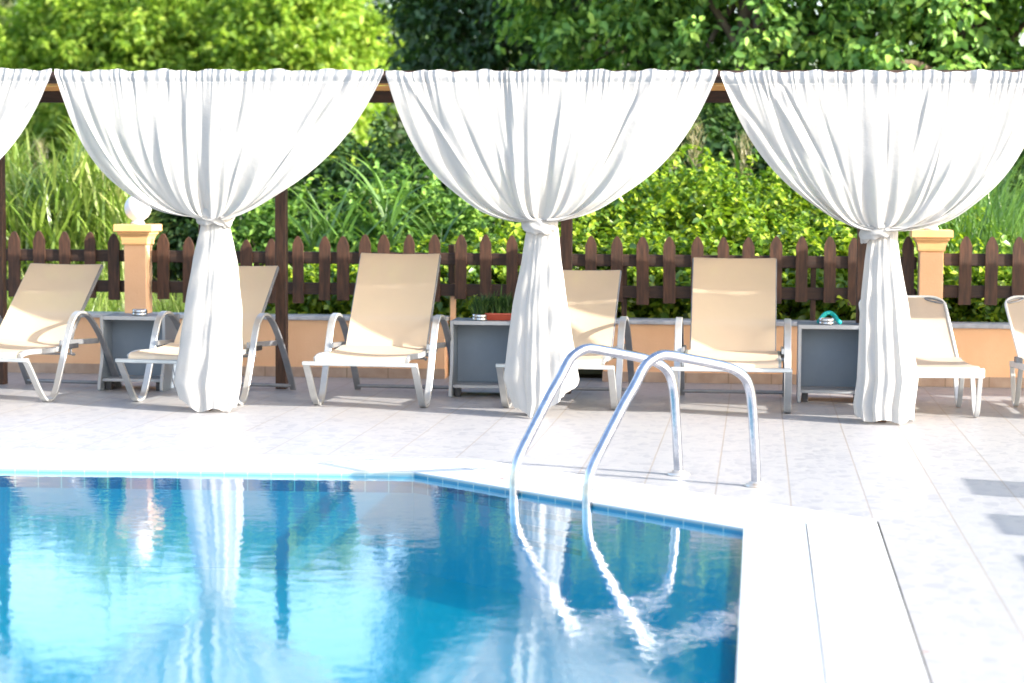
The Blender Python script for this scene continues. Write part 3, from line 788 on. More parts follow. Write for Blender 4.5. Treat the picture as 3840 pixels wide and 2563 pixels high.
# ------------------------------------------------------------------ loungers
def sheet(path, x0, x1, mat, name, parent, sag=0.0, nx=13, thick=0.004):
    """a sling: path of (y, z), spread over x0..x1"""
    vs, fs = [], []
    n = len(path)
    for i, (y, z) in enumerate(path):
        ty, tz = path[min(i + 1, n - 1)][0] - path[max(i - 1, 0)][0], path[min(i + 1, n - 1)][1] - path[max(i - 1, 0)][1]
        l = math.hypot(ty, tz); ny, nz = tz / l, -ty / l
        end = min(1.0, 4.0 * min(i, n - 1 - i) / (n - 1))
        for j in range(nx):
            f = j / (nx - 1); d = sag * (1 - (2 * f - 1) ** 2) * end
            vs.append((x0 + (x1 - x0) * f, y + ny * d, z + nz * d))
    for i in range(n - 1):
        for j in range(nx - 1):
            fs.append((i * nx + j, i * nx + j + 1, (i + 1) * nx + j + 1, (i + 1) * nx + j))
    return link_mesh(name, vs, fs, mat, parent, True)
def make_lounger(loc, rz, label, tilt, blen=0.735):
    t = thing('sun_lounger', loc, label, 'sun lounger', 'beige sling loungers with curved armrests', rz)
    leg = smooth_path([(0, -0.262, 0.290), (0, -0.19, 0.205), (0, -0.11, 0.105), (0, -0.035, 0.03), (0, 0.03, 0.0105), (0, 0.10, 0.035), (0, 0.16, 0.12), (0, 0.235, 0.27), (0, 0.305, 0.42), (0, 0.365, 0.515), (0, 0.44, 0.558), (0, 0.53, 0.556), (0, 0.63, 0.51), (0, 0.74, 0.42), (0, 0.85, 0.30), (0, 0.95, 0.17), (0, 1.06, 0.009)], 5)
    cut = 5 * 11 + 2
    for s in (-1, 1):
        x = s * 0.352
        mb = MB(); mb.sweep([p + Vector((x, 0, 0)) for p in leg[:cut + 1]], RECT(0.044, 0.019), side=(1, 0, 0)); mb.build('front_leg', M['alu'], t)
        mb = MB(); mb.sweep([p + Vector((x, 0, 0)) for p in leg[cut:]], RECT(0.043, 0.0185), side=(1, 0, 0)); mb.build('rear_leg', M['dark_alu'], t)  # same bar in darker metal: shade past the armrest put into the colour
        mb = MB(); mb.sweep([(x - s * 0.03, 0.26, 0.372), (x - s * 0.03, 0.80, 0.348)], RECT(0.018, 0.034), side=(1, 0, 0)); mb.build('side_link', M['dark_alu'], t)
        mb = MB(); mb.sweep(smooth_path([(s * 0.295, -0.245, 0.318), (s * 0.295, -0.12, 0.335), (s * 0.295, 0.2, 0.325), (s * 0.295, 0.45, 0.345)], 4), RECT(0.024, 0.034), side=(1, 0, 0)); mb.build('seat_rail', M['alu'], t)
        MB().box((s * 0.318 - 0.016, 0.36, 0.322), (s * 0.318 + 0.016, 0.50, 0.356), 0.004).build('hinge', M['plastic'], t)
    MB().box((-0.374, -0.285, 0.282), (0.374, -0.255, 0.308), 0.004).build('front_bar', M['alu'], t)
    MB().tube([(-0.345, 1.035, 0.035), (0.345, 1.035, 0.035)], 0.013).build('floor_bar', M['dark_alu'], t)
    MB().tube([(-0.34, 0.30, 0.318), (0.34, 0.30, 0.318)], 0.012).build('cross_bar', M['dark_alu'], t)
    ca, sa = math.cos(tilt), math.sin(tilt)
    b0 = Vector((0, 0.44, 0.345)); d = Vector((0, ca, sa)); top = b0 + d * blen
    MB().tube(smooth_path([(-0.22, 0.49 + 0.35 * blen * ca, 0.345 + 0.35 * blen * sa), (-0.22, 0.60, 0.29), (-0.19, 0.66, 0.265), (0.19, 0.66, 0.265), (0.22, 0.60, 0.29), (0.22, 0.49 + 0.35 * blen * ca, 0.345 + 0.35 * blen * sa)], 5), 0.0085, 8).build('prop_bar', M['dark_alu'], t)
    for s in (-1, 1):
        mb = MB(); mb.sweep([b0 + Vector((s * 0.270, 0.006, 0)), b0 + d * blen + Vector((s * 0.270, 0.006, 0))], RECT(0.02, 0.026), side=(1, 0, 0)); mb.build('back_rail', M['dark_alu'], t)
    mb = MB(); mb.tube([top + Vector((-0.268, 0.01, -0.008)), top + Vector((0.268, 0.01, -0.008))], 0.011); mb.build('top_bar', M['alu'], t)
    p = [(b0.y + d.y * blen * i / 14 - 0.012, b0.z + d.z * blen * i / 14 + 0.008) for i in range(15)] + [(top.y + 0.002, top.z + 0.013), (top.y + 0.018, top.z + 0.004)]
    sheet(p, -0.273, 0.273, M['sling'], 'backrest', t, 0.022)
    q = [(-0.262, 0.300), (-0.266, 0.325), (-0.255, 0.338), (-0.22, 0.347)] + [(-0.22 + 0.66 * i / 12, 0.350 - 0.012 * math.sin(math.pi * i / 12) + 0.012 * i / 12) for i in range(1, 13)]
    sheet(q, -0.29, 0.29, M['sling'], 'seat', t, 0.016)
    return t
def foot_mid(pl, pr, py):
    a, b = on_floor(pl, py), on_floor(pr, py)
    return (a + b) / 2
make_lounger((-4.95, 13.29, 0), R(-9), 'beige lounger with grey armrests at the left edge, left of the first grey cabinet', R(44))
make_lounger((-3.675, 13.29, 0), R(-7), 'beige lounger mostly behind the tail of the curtain beside the first cabinet', R(44))
make_lounger((-2.472, 13.31, 0), R(-3.5), 'beige upright lounger between the two left curtain tails, fully in view', R(55.5))
make_lounger((-1.245, 13.36, 0), R(-2.5), 'beige lounger half hidden by the curtain tail behind the ladder', R(44), 0.72)
make_lounger((-0.157, 13.32, 0), R(0), 'beige upright lounger behind the chrome ladder, left of the cabinet with turquoise noodle', R(54))

for y_, lab in ((9.30, 'beige lounger added out of view on the right to cast the farthest of three deck shadows'), (8.17, 'beige lounger added out of view on the right to cast the middle of three deck shadows'), (7.12, 'beige lounger added out of view on the right to cast the nearest of three deck shadows')):
    make_lounger((3.93, y_, 0), R(90), lab, R(56))  # unseen loungers, added to cast the shadows at the deck's right side

def make_white_lounger(loc, label, rz=0.0):
    t = thing('pool_chaise', loc, label, 'sun lounger', 'white loungers with rounded backs', rz)
    W = 0.30
    for s in (-1, 1):
        MB().sweep(smooth_path([(s * W, -0.14, 0.315), (s * W, -0.09, 0.16), (s * W, -0.05, 0.05), (s * W, 0.0, 0.011), (s * W, 0.05, 0.05), (s * W, 0.10, 0.16), (s * W, 0.15, 0.265)], 5), RECT(0.03, 0.016), side=(1, 0, 0)).build('front_leg', M['alu'], t)
        MB().sweep(smooth_path([(s * W, 0.46, 0.265), (s * W, 0.52, 0.12), (s * W, 0.56, 0.035), (s * W, 0.60, 0.011), (s * W, 0.64, 0.04), (s * W, 0.69, 0.15), (s * W, 0.73, 0.27)], 5), RECT(0.03, 0.016), side=(1, 0, 0)).build('rear_leg', M['alu'], t)
        MB().sweep([(s * W, -0.155, 0.29), (s * W, 0.75, 0.272)], RECT(0.028, 0.036), side=(1, 0, 0)).build('seat_rail', M['white_frame'], t)
        MB().box((s * (W - 0.012) - 0.022, 0.555, 0.268), (s * (W - 0.012) + 0.022, 0.63, 0.33), 0.006).build('hinge', M['dark_alu'], t)
    MB().box((-W - 0.016, -0.185, 0.262), (W + 0.016, -0.156, 0.322), 0.005).build('front_bar', M['white_frame'], t)
    q = [(-0.17, 0.318), (-0.15, 0.332)] + [(-0.15 + 0.70 * i / 10, 0.334 - 0.014 * math.sin(math.pi * i / 10)) for i in range(1, 11)]
    sheet(q, -W + 0.012, W - 0.012, M['pale_sling'], 'seat', t, 0.018)
    # back: rounded top corners
    b0, a = Vector((0, 0.58, 0.325)), R(34)
    d, nrm = Vector((0, math.cos(a), math.sin(a))), Vector((0, -math.sin(a), math.cos(a)))
    Lb, hw, rc = 0.66, 0.285, 0.10
    prof = [(-hw, 0.0)] + [(-hw + rc - rc * math.cos(R(90) * k / 6), Lb - rc + rc * math.sin(R(90) * k / 6)) for k in range(7)] + [(hw - rc + rc * math.sin(R(90) * k / 6), Lb - rc + rc * math.cos(R(90) * k / 6)) for k in range(7)] + [(hw, 0.0)]
    vs, fs = [], []
    rows = [prof[i] for i in range(8)]; rows_r = [prof[-1 - i] for i in range(8)]
    full = [(rows[0], rows_r[0])] + [((-hw, Lb * 0.8 * k / 8), (hw, Lb * 0.8 * k / 8)) for k in range(1, 8)] + [(rows[i], rows_r[i]) for i in range(1, 8)]
    nx = 13
    for i, (l, r) in enumerate(full):
        for j in range(nx):
            f = j / (nx - 1)
            dd = -0.02 * (1 - (2 * f - 1) ** 2) * math.sin(math.pi * min(1, max(0, l[1] / Lb)))
            vs.append(b0 + Vector((l[0] + (r[0] - l[0]) * f, 0, 0)) + d * l[1] + nrm * dd)
    for i in range(len(full) - 1):
        for j in range(nx - 1):
            fs.append((i * nx + j, i * nx + j + 1, (i + 1) * nx + j + 1, (i + 1) * nx + j))
    link_mesh('backrest', vs, fs, M['pale_sling'], t, True)
    rim = [b0 + Vector((x, 0, 0)) + d * l for x, l in prof]
    MB().tube(rim, 0.010, 10).build('back_frame', M['white_frame'], t, True)
    for s in (-1, 1):
        c = b0 + Vector((s * (hw - 0.07), 0, 0)) + d * (Lb - 0.045) + nrm * 0.004
        ring_ = [c + Vector((math.cos(R(15 * k)) * 0.058, 0, 0)) + d * (math.sin(R(15 * k)) * 0.016 - s * math.cos(R(15 * k)) * 0.022) for k in range(25)]
        MB().tube(ring_, 0.006, 8).build('grip', M['dark_alu'], t, True)
    return t
make_white_lounger((1.055, 13.24, 0), 'white armless lounger with rounded back, right of the rightmost curtain tail', R(5))
make_white_lounger((2.03, 13.40, 0), 'white armless lounger cut off by the right edge', R(5))

# ------------------------------------------------------------------ cabinets between the loungers and what stands on them
def cabinet(cx, y0, label, w=0.43):
    t = thing('side_cabinet', (cx, y0, 0), label, 'cabinet', 'grey open cabinets between the loungers')
    h = w / 2
    prof_f = smooth_path([(0, -0.075, 0.001), (0, -0.075, 0.05), (0, -0.05, 0.11), (0, -0.012, 0.20), (0, 0.0, 0.30), (0, -0.004, 0.42), (0, -0.012, 0.515)], 4)
    poly = [(p.y, p.z) for p in prof_f] + [(0.36, 0.515), (0.36, 0.001)]
    for s in (-1, 1):
        MB().prism(poly, 'x', s * (h - 0.02), s * h).build('side_panel', M['cabinet'], t)
        MB().sweep([(s * (h - 0.01), p.y - 0.002, p.z) for p in prof_f[1:]], RECT(0.021, 0.005, 0.001), side=(1, 0, 0)).build('panel_edge', M['cabinet_edge'], t)
    MB().box((-h + 0.0205, -0.004, 0.49), (h - 0.0205, 0.358, 0.512), 0.002).build('top_panel', M['cabinet'], t)
    MB().box((-h + 0.021, -0.0065, 0.488), (h - 0.021, -0.0045, 0.514)).build('top_trim', M['cabinet_edge'], t)
    MB().box((-h + 0.0205, 0.20, 0.085), (h - 0.0205, 0.215, 0.4895)).build('back_panel', M['cabinet'], t)
    MB().box((-h + 0.0205, -0.03, 0.062), (h - 0.0205, 0.34, 0.082), 0.002).build('bottom_shelf', M['cabinet_edge'], t)
    for s in (-1, 1):
        MB().box((s * (h - 0.05) - 0.02, 0.0, 0.0005), (s * (h - 0.05) + 0.02, 0.05, 0.0615), 0.002).build('foot', M['plastic'], t)
    return t
CT = 0.5125
cabinet(-4.285, 14.12, 'open grey cabinet below the globe lamp pillar, one ashtray on top', 0.46)
cabinet(-1.845, 14.06, 'open grey cabinet with a red planter and ashtray on top', 0.43)
cabinet(0.49, 14.08, 'grey cabinet with turquoise noodle and ashtray, left of the rightmost curtain tail', 0.44)
def ashtray(px, Y, label):
    p = at(px, 735, Y)
    t = MB((p.x, Y, CT)).lathe((p.x, Y, CT + 0.0005), [(0.050, 0.0), (0.052, 0.002), (0.052, 0.016), (0.050, 0.018), (0.050, 0.021), (0.052, 0.023), (0.052, 0.041), (0.049, 0.043), (0.047, 0.041), (0.047, 0.012), (0.002, 0.010)], 36).build('ashtray', M['thin_metal'], None, True)
    for q in t.data.polygons: q.use_smooth = True
    t.location = (p.x, Y, CT)
    return tag(t, label, 'ashtray', 'round metal ashtrays')
ashtray(321, 14.22, 'round metal ashtray on the cabinet below the globe lamp')
ashtray(1101, 14.14, 'round metal ashtray beside the red planter')
ashtray(1896, 14.16, 'round metal ashtray in front of the turquoise noodle')
# planter with a small fleshy plant
a, b_ = at(1117, 735, 14.22), at(1196, 735, 14.22)
pl = thing('planter', ((a.x + b_.x) / 2, 14.22, CT), 'red rectangular planter on the middle cabinet, half behind the curtain', 'planter')
x0, x1 = a.x, b_.x
o = tuple(pl.location)
mb = MB(o)
lo_, hi_ = (x0 + 0.012, 14.17), (x1 - 0.012, 14.27)
vs = [(x0 + 0.012, 14.17, CT + 0.0005), (x1 - 0.012, 14.17, CT + 0.0005), (x1 - 0.012, 14.27, CT + 0.0005), (x0 + 0.012, 14.27, CT + 0.0005), (x0, 14.16, CT + 0.042), (x1, 14.16, CT + 0.042), (x1, 14.28, CT + 0.042), (x0, 14.28, CT + 0.042)]
mb.add(vs, [(3, 2, 1, 0), (0, 1, 5, 4), (1, 2, 6, 5), (2, 3, 7, 6), (3, 0, 4, 7)]).build('planter_body', M['terracotta'], pl)
mb = MB(o)
for lo, hi in (((x0 - 0.004, 14.154, CT + 0.038), (x1 + 0.004, 14.164, CT + 0.05)), ((x0 - 0.004, 14.276, CT + 0.038), (x1 + 0.004, 14.286, CT + 0.05)), ((x0 - 0.004, 14.1645, CT + 0.038), (x0 + 0.006, 14.2755, CT + 0.05)), ((x1 - 0.006, 14.1645, CT + 0.038), (x1 + 0.004, 14.2755, CT + 0.05))):
    mb.box(lo, hi)
mb.build('rim', M['terracotta'], pl)
MB(o).box((x0 + 0.006, 14.166, CT + 0.02), (x1 - 0.006, 14.274, CT + 0.036)).build('earth', M['soil'], pl)
# turquoise noodle: a short curved foam tube
nb = [at(px, py, 14.30) for px, py in ((1877, 742), (1884, 728), (1893, 720), (1903, 718), (1913, 723), (1920, 733), (1925, 744))]
nb = [Vector((p.x, 14.18 + 0.10 * math.sin(i / 6 * 3.1), max(p.z, CT + 0.015))) for i, p in enumerate(nb)]
nd = MB(nb[0]).tube(smooth_path(nb, 6), 0.0145, 14).build('foam_noodle', M['noodle'], None, True)
nd.location = nb[0]
tag(nd, 'short turquoise foam tube bent into an arch on the right cabinet', 'pool noodle')

# ------------------------------------------------------------------ pool ladder
B_ = [(Vector((-0.376, 10.341, 0)), Vector((-0.744, -0.651, 0)).normalized()), (Vector((0.005, 9.997, 0)), Vector((-0.754, -0.633, 0)).normalized())]
ladder = thing('pool_ladder', (-0.2, 10.1, 0), 'curved chrome pool ladder at the corner of the pool', 'pool ladder')
lo = ladder.location.copy()
rail_tz = [(0.0, 0.0), (0.006, 0.09), (0.018, 0.24), (0.030, 0.37), (0.046, 0.455), (0.076, 0.516), (0.130, 0.556), (0.20, 0.580), (0.30, 0.602), (0.42, 0.625), (0.52, 0.644), (0.575, 0.646), (0.630, 0.627), (0.675, 0.592), (0.725, 0.515), (0.78, 0.44), (0.84, 0.347), (0.905, 0.245), (0.945, 0.18), (0.972, 0.12), (0.983, 0.05), (0.985, -0.03), (0.985, -0.2), (0.985, -0.26)]
for base, d in B_:
    pts = [base + d * t_ + Vector((0, 0, z)) for t_, z in rail_tz]
    rl = MB(lo).tube(smooth_path(pts, 6), 0.0235, 20).build('rail', M['steel'], ladder, True)
    MB(lo).lathe(base, [(0.0255, 0.024), (0.032, 0.022), (0.036, 0.014), (0.052, 0.011), (0.056, 0.006), (0.057, 0.001)][::-1], 28).build('flange', M['flange'], ladder, True)
e0, e1 = B_[0][0] + B_[0][1] * 0.985, B_[1][0] + B_[1][1] * 0.985
dd = (e1 - e0).normalized(); nn = Vector((-dd.y, dd.x, 0))
for z in (-0.085, -0.155, -0.225):
    q = [e0 + dd * 0.02 + nn * 0.01, e1 - dd * 0.02 + nn * 0.01, e1 - dd * 0.02 + nn * 0.10, e0 + dd * 0.02 + nn * 0.10]
    MB(lo).add([p + Vector((0, 0, z)) for p in q] + [p + Vector((0, 0, z - 0.025)) for p in q], [(0, 1, 2, 3), (7, 6, 5, 4), (0, 4, 5, 1), (1, 5, 6, 2), (2, 6, 7, 3), (3, 7, 4, 0)]).build('tread', M['plastic'], ladder)

# ------------------------------------------------------------------ fallen leaves
def fallen(px, py, label, s, rz):
    p = on_floor(px, py, 0.012)
    pts = [(-1, 0), (-0.4, 0.36), (0.3, 0.32), (1, 0.0), (0.3, -0.3), (-0.4, -0.36)]
    vs = [(s * (x * math.cos(rz) - y * math.sin(rz)), s * (x * math.sin(rz) + y * math.cos(rz)), 0.003 + s * 0.25 * abs(y)) for x, y in pts]
    vs += [(0, 0, 0.001)]
    o = link_mesh('fallen_leaf', vs, [(i, (i + 1) % 6, 6) for i in range(6)], M['dry_leaf'])
    o.location = p
    tag(o, label, 'leaf', 'fallen leaves')
fallen(2126, 1498, 'small brown dry leaf on the deck joint near the lower right', 0.016, 0.5)
fallen(1152, 1100, 'small orange dry leaf on the pool rim left of the ladder', 0.018, 0.1)

# ------------------------------------------------------------------ vegetation
def leaf_arrays(C, size, aspect, rng, up=0.5, outward=None, droop=0.25):
    n = len(C)
    nrm = rng.normal(size=(n, 3)); nrm /= np.linalg.norm(nrm, axis=1)[:, None]
    nrm[:, 2] = np.abs(nrm[:, 2]) + up
    if outward is not None: nrm += outward * 0.8
    nrm /= np.linalg.norm(nrm, axis=1)[:, None]
    t = rng.normal(size=(n, 3)); t[:, 2] -= droop
    t -= nrm * (t * nrm).sum(1)[:, None]
    t /= np.linalg.norm(t, axis=1)[:, None] + 1e-9
    b = np.cross(nrm, t)
    L = (size * rng.uniform(0.6, 1.25, n))[:, None]
    W = L * aspect
    v = np.empty((n, 6, 3))
    v[:, 0] = C
    v[:, 1] = C + t * L * 0.35 + b * W * 0.5 + nrm * W * 0.12
    v[:, 2] = C + t * L * 0.72 + b * W * 0.36 + nrm * W * 0.05 - np.array([0, 0, 1]) * L * 0.05
    v[:, 3] = C + t * L - np.array([0, 0, 1]) * L * 0.16
    v[:, 4] = C + t * L * 0.72 - b * W * 0.36 + nrm * W * 0.05 - np.array([0, 0, 1]) * L * 0.05
    v[:, 5] = C + t * L * 0.35 - b * W * 0.5 + nrm * W * 0.12
    base = (np.arange(n) * 6)[:, None]
    q = np.concatenate([base + np.array([0, 1, 2, 3]), base + np.array([0, 3, 4, 5])], 0)
    return v.reshape(-1, 3), q
def crown_points(rng, c, r, n_clump, per, spread, shell=0.55, zmin=None, flat=0.0):
    d = rng.normal(size=(n_clump, 3)); d /= np.linalg.norm(d, axis=1)[:, None]
    rad = rng.uniform(shell, 1.0, n_clump) ** 0.6
    cc = np.array(c) + d * rad[:, None] * np.array(r)
    sz = rng.uniform(0.55, 1.35, n_clump) * spread
    k = rng.poisson(per, n_clump)
    idx = np.repeat(np.arange(n_clump), k)
    off = rng.normal(size=(len(idx), 3)) * sz[idx][:, None]
    off[:, 2] *= 0.75
    P = cc[idx] + off
    out = d[idx] * 0.7 + off / (np.linalg.norm(off, axis=1)[:, None] + 1e-6) * 0.6
    if zmin is not None:
        m_ = P[:, 2] > zmin
        P, out = P[m_], out[m_]
    return P, out, cc
def sprig_points(rng, c, r, n, length, step):
    """points along short shoots that stick out of a crown"""
    d = rng.normal(size=(n, 3)); d[:, 1] = -np.abs(d[:, 1]) * 0.8 + d[:, 1] * 0.2; d[:, 2] = np.abs(d[:, 2]) * 0.9 + d[:, 2] * 0.1
    d /= np.linalg.norm(d, axis=1)[:, None]
    s0 = np.array(c) + d * np.array(r) * rng.uniform(0.85, 1.05, n)[:, None]
    g = d + rng.normal(0, 0.45, (n, 3)); g[:, 2] += 0.5
    g /= np.linalg.norm(g, axis=1)[:, None]
    L = length * rng.uniform(0.4, 1.2, n)
    out = []
    for i in range(n):
        t = np.arange(0, L[i], step)
        q = s0[i] + g[i] * t[:, None]; q[:, 2] -= 0.5 * t ** 2 / max(L[i], 1e-3) * rng.uniform(0, 0.8)
        out.append(np.repeat(q, 2, 0))
    P = np.concatenate(out)
    return P + rng.normal(0, 0.006, P.shape)
def tree(name, base, c, r, n_clump, per, spread, leaf, aspect, mat, label, seed, group='trees beyond the fence', shell=0.5, trunk_r=0.16, sprigs=0):
    rng = np.random.RandomState(seed)
    t = thing(name, base, label, 'tree', group)
    bo = np.array(base)
    P, out, cc = crown_points(rng, c, r, n_clump, per, spread, shell, base[2] + 0.1)
    if sprigs:
        S = sprig_points(rng, c, r, sprigs, 0.8, leaf * 0.33)
        P = np.concatenate([P, S]); out = np.concatenate([out, np.zeros_like(S)])
    V, Q = leaf_arrays(P, leaf, aspect, rng, 0.35, out)
    link_arrays('crown', V - bo, Q, mat, t)
    mb = MB(base)
    top = Vector(c) + Vector((0, 0, r[2] * 0.2))
    b0 = Vector(base); mid = b0.lerp(top, 0.5) + Vector((rng.uniform(-.15, .15), rng.uniform(-.1, .1), 0))
    mb.taper(smooth_path([b0 - Vector((0, 0, 0.3)), b0.lerp(mid, 0.5), mid, top], 4), np.linspace(trunk_r, trunk_r * 0.3, 13), 10)
    for i in rng.choice(len(cc), min(16, len(cc)), replace=False):
        e = Vector(cc[i]); s = b0.lerp(top, rng.uniform(0.3, 0.85))
        m_ = s.lerp(e, 0.5) + Vector((0, 0, 0.12 * (e - s).length))
        mb.taper(smooth_path([s, m_, e], 4), np.linspace(trunk_r * 0.35, 0.012, 9), 7)
    mb.build('trunk', M['bark'], t, True)
    return t
def bush(name, base, c, r, n_clump, per, spread, leaf, aspect, mat, label, seed, group, shell=0.35, up=0.5, sprigs=0, sl=0.4):
    rng = np.random.RandomState(seed)
    t = thing(name, base, label, 'bush', group)
    bo = np.array(base)
    P, out, cc = crown_points(rng, c, r, n_clump, per, spread, shell, base[2] - 0.02)
    if sprigs:
        S = sprig_points(rng, c, r, sprigs, sl, leaf * 0.4)
        P = np.concatenate([P, S]); out = np.concatenate([out, np.zeros_like(S)])
    V, Q = leaf_arrays(P, leaf, aspect, rng, up, out)
    link_arrays('foliage', V - bo, Q, mat, t)
    mb = MB(base)
    for i in rng.choice(len(cc), min(14, len(cc)), replace=False):
        e = Vector(cc[i]); e.z = max(e.z, base[2] + 0.1); s = Vector(base) + Vector((rng.uniform(-.1, .1), rng.uniform(-.1, .1), -0.05))
        mb.taper(smooth_path([s, s.lerp(e, 0.5) + Vector((0, 0, 0.08)), e], 3), np.linspace(0.014, 0.004, 7), 6)
    mb.build('stem', M['bark'], t, True)
    return t
def blades(P, H, W, rng, lean=0.35, droop=0.6, seg=6, azim=None):
    n = len(P)
    az = rng.uniform(0, 2 * np.pi, n) if azim is None else azim
    dirn = np.stack([np.cos(az), np.sin(az), np.zeros(n)], 1)
    side = np.stack([-np.sin(az + rng.normal(0, 0.6, n)), np.cos(az), np.zeros(n)], 1)
    H = H * rng.uniform(0.6, 1.15, n); ln = lean * rng.uniform(0.2, 1.2, n); dr = droop * rng.uniform(0.1, 1.2, n)
    v = np.empty((n, seg + 1, 2, 3))
    for i in range(seg + 1):
        s = i / seg
        c = P + dirn * (H * (ln * s + dr * s ** 3 * 0.8))[:, None] + np.array([0, 0, 1]) * (H * (s - 0.45 * dr * s ** 3))[:, None]
        w = (W * (1 - s ** 2) * (0.5 + 0.5 * min(1, s * 5)) + 0.0008)
        v[:, i, 0] = c - side * (w / 2 if np.isscalar(w) else (w / 2)[:, None])
        v[:, i, 1] = c + side * (w / 2 if np.isscalar(w) else (w / 2)[:, None])
    k = (seg + 1) * 2
    base = (np.arange(n) * k)[:, None]
    q = np.concatenate([base + np.array([2 * i, 2 * i + 1, 2 * i + 3, 2 * i + 2]) for i in range(seg)], 0)
    return v.reshape(-1, 3), q

# planter plant
rng = np.random.RandomState(3)
P = np.stack([rng.uniform(x0 - 0.09, x1, 900), rng.uniform(14.16, 14.28, 900), CT + 0.03 + np.abs(rng.normal(0, 0.035, 900))], 1)
V, Q = blades(P, 0.10, 0.008, rng, 0.6, 0.5, 4)
link_arrays('plant', V - np.array(o), Q, M['leaf_dark'], pl)

# low leafy bushes right behind the fence
rngv = random.Random(21)
spots = [(700, 16.05, 0.70), (800, 16.15, 0.68), (905, 16.1, 0.72), (1000, 16.2, 0.80), (1075, 16.1, 0.85), (1150, 16.25, 0.85), (1240, 16.1, 0.9), (1330, 16.2, 1.0), (1420, 16.1, 0.95), (1500, 16.15, 0.95), (1590, 16.1, 0.95), (1680, 16.15, 1.0), (1770, 16.1, 1.0), (1860, 16.15, 0.95), (1950, 16.1, 0.9), (2050, 16.15, 0.9), (2150, 16.1, 0.8), (2240, 16.15, 0.8), (2330, 16.1, 0.75)]
LOW = {700: 'under the fence just right of the pergola post beside the first curtain', 1330: 'filling the gap in the peach wall behind the middle curtain'}
lowlab = ['low yellow-green bush behind the fence, right of the post near the first curtain', 'low yellow-green bush seen under the pickets left of the upright lounger', 'low yellow-green bush behind the backrest of the upright lounger between curtains', 'low yellow-green bush right of that upright lounger, above its armrest', 'low yellow-green bush behind the slim peach support post', 'low yellow-green bush behind the red planter', 'low yellow-green bush behind the tail of the middle curtain', 'low yellow-green bush in the gap of the peach wall behind the middle curtain', 'low yellow-green bush behind the lounger half hidden by the middle curtain', 'low yellow-green bush under the pickets left of the lounger behind the ladder', 'low yellow-green bush behind the left side of the ladder lounger', 'low yellow-green bush behind the backrest of the ladder lounger', 'low yellow-green bush right of the ladder lounger backrest', 'low yellow-green bush behind the turquoise noodle', 'low yellow-green bush left of the rightmost curtain tail', 'low yellow-green bush behind the rightmost curtain tail', 'low green bush behind the right pillar', 'low green bush under the pickets right of the right pillar', 'low green bush at the right edge behind the last pickets']
for i, (px, Y, h_) in enumerate(spots):
    p = at(px, 700, Y)
    z0 = terrain_z(p.x, Y)
    bush('low_bush', (p.x, Y, z0), (p.x, Y, z0 + h_ * 0.50), (0.48, 0.42, h_ * 0.52), 80, 40, 0.065, 0.068, 0.6, M['leaf_yellow'], lowlab[i], 100 + i, 'low bushes along the fence', sprigs=26, sl=0.25)
# large bramble bushes
for i, (px, py, Y, rx, lab) in enumerate([(1400, 455, 17.3, 0.75, 'yellow-green bramble bush right of the middle curtain, left of the others'), (1545, 395, 17.7, 0.85, 'tallest yellow-green bramble bush under the gap between middle and rightmost curtains'), (1705, 425, 17.5, 0.8, 'yellow-green bramble bush above the backrest of the ladder lounger'), (1870, 470, 17.4, 0.8, 'yellow-green bramble bush left of the rightmost curtain knot'), (2060, 520, 17.6, 0.8, 'yellow-green bramble bush behind the rightmost curtain knot')]):
    p = at(px, py, Y); z0 = terrain_z(p.x, Y); h_ = p.z - z0
    bush('bramble_bush', (p.x, Y, z0), (p.x, Y, z0 + h_ * 0.5), (rx, 0.7, h_ * 0.48), 170, 74, 0.085, 0.060, 0.6, M['leaf_yellow'], lab, 140 + i, 'bramble bushes behind the fence', sprigs=90, sl=0.5)
# dark shrubs on the bank
darks = [(330, 385, 21.5, 1.3, 'dark green shrub behind the curtain with the globe lamp'), (560, 385, 20.5, 1.25, 'dark green shrub behind the tail of the globe lamp curtain'), (740, 375, 20.8, 1.0, 'dark green shrub in the gap right of the globe lamp curtain'), (880, 370, 20.2, 0.9, 'dark green shrub under the beam left of the middle curtain'), (1090, 300, 20.6, 0.9, 'dark green shrub behind the left flank of the middle curtain'), (1240, 280, 20.5, 1.3, 'dark green shrub behind the middle curtain knot'), (1420, 290, 20.8, 1.3, 'dark green shrub behind the right flank of the middle curtain'), (1600, 250, 20.4, 1.2, 'dark green shrub under the beam left of the rightmost curtain'), (1780, 270, 20.6, 1.3, 'dark green shrub behind the left flank of the rightmost curtain'), (1980, 300, 20.8, 1.4, 'dark green shrub behind the rightmost curtain'), (2180, 330, 21.0, 1.4, 'dark green shrub behind the grass at the right edge')]
for i, (px, py, Y, rx, lab) in enumerate(darks):
    p = at(px, py, Y); z0 = terrain_z(p.x, Y); h_ = p.z - z0
    bush('dark_shrub', (p.x, Y, z0), (p.x, Y, z0 + h_ * 0.48), (rx, 1.1, h_ * 0.52), 190, 46, 0.12, 0.09, 0.5, M['leaf_dark'], lab, 170 + i, 'dark shrubs on the bank', sprigs=50, sl=0.6)
mids = [(905, 425, 18.9, 0.6, 'mid green shrub behind the reeds between the two left curtains'), (1030, 455, 18.6, 0.55, 'mid green shrub above the pickets left of the middle curtain knot'), (640, 480, 19.0, 0.6, 'mid green shrub behind the pergola post near the first curtain')]
for i, (px, py, Y, rx, lab) in enumerate(mids):
    p = at(px, py, Y); z0 = terrain_z(p.x, Y); h_ = p.z - z0
    bush('leafy_shrub', (p.x, Y, z0), (p.x, Y, z0 + h_ * 0.48), (rx, 0.5, h_ * 0.52), 110, 34, 0.08, 0.075, 0.5, M['leaf_glossy'], lab, 190 + i, 'mid green shrubs behind the fence', sprigs=40, sl=0.45)

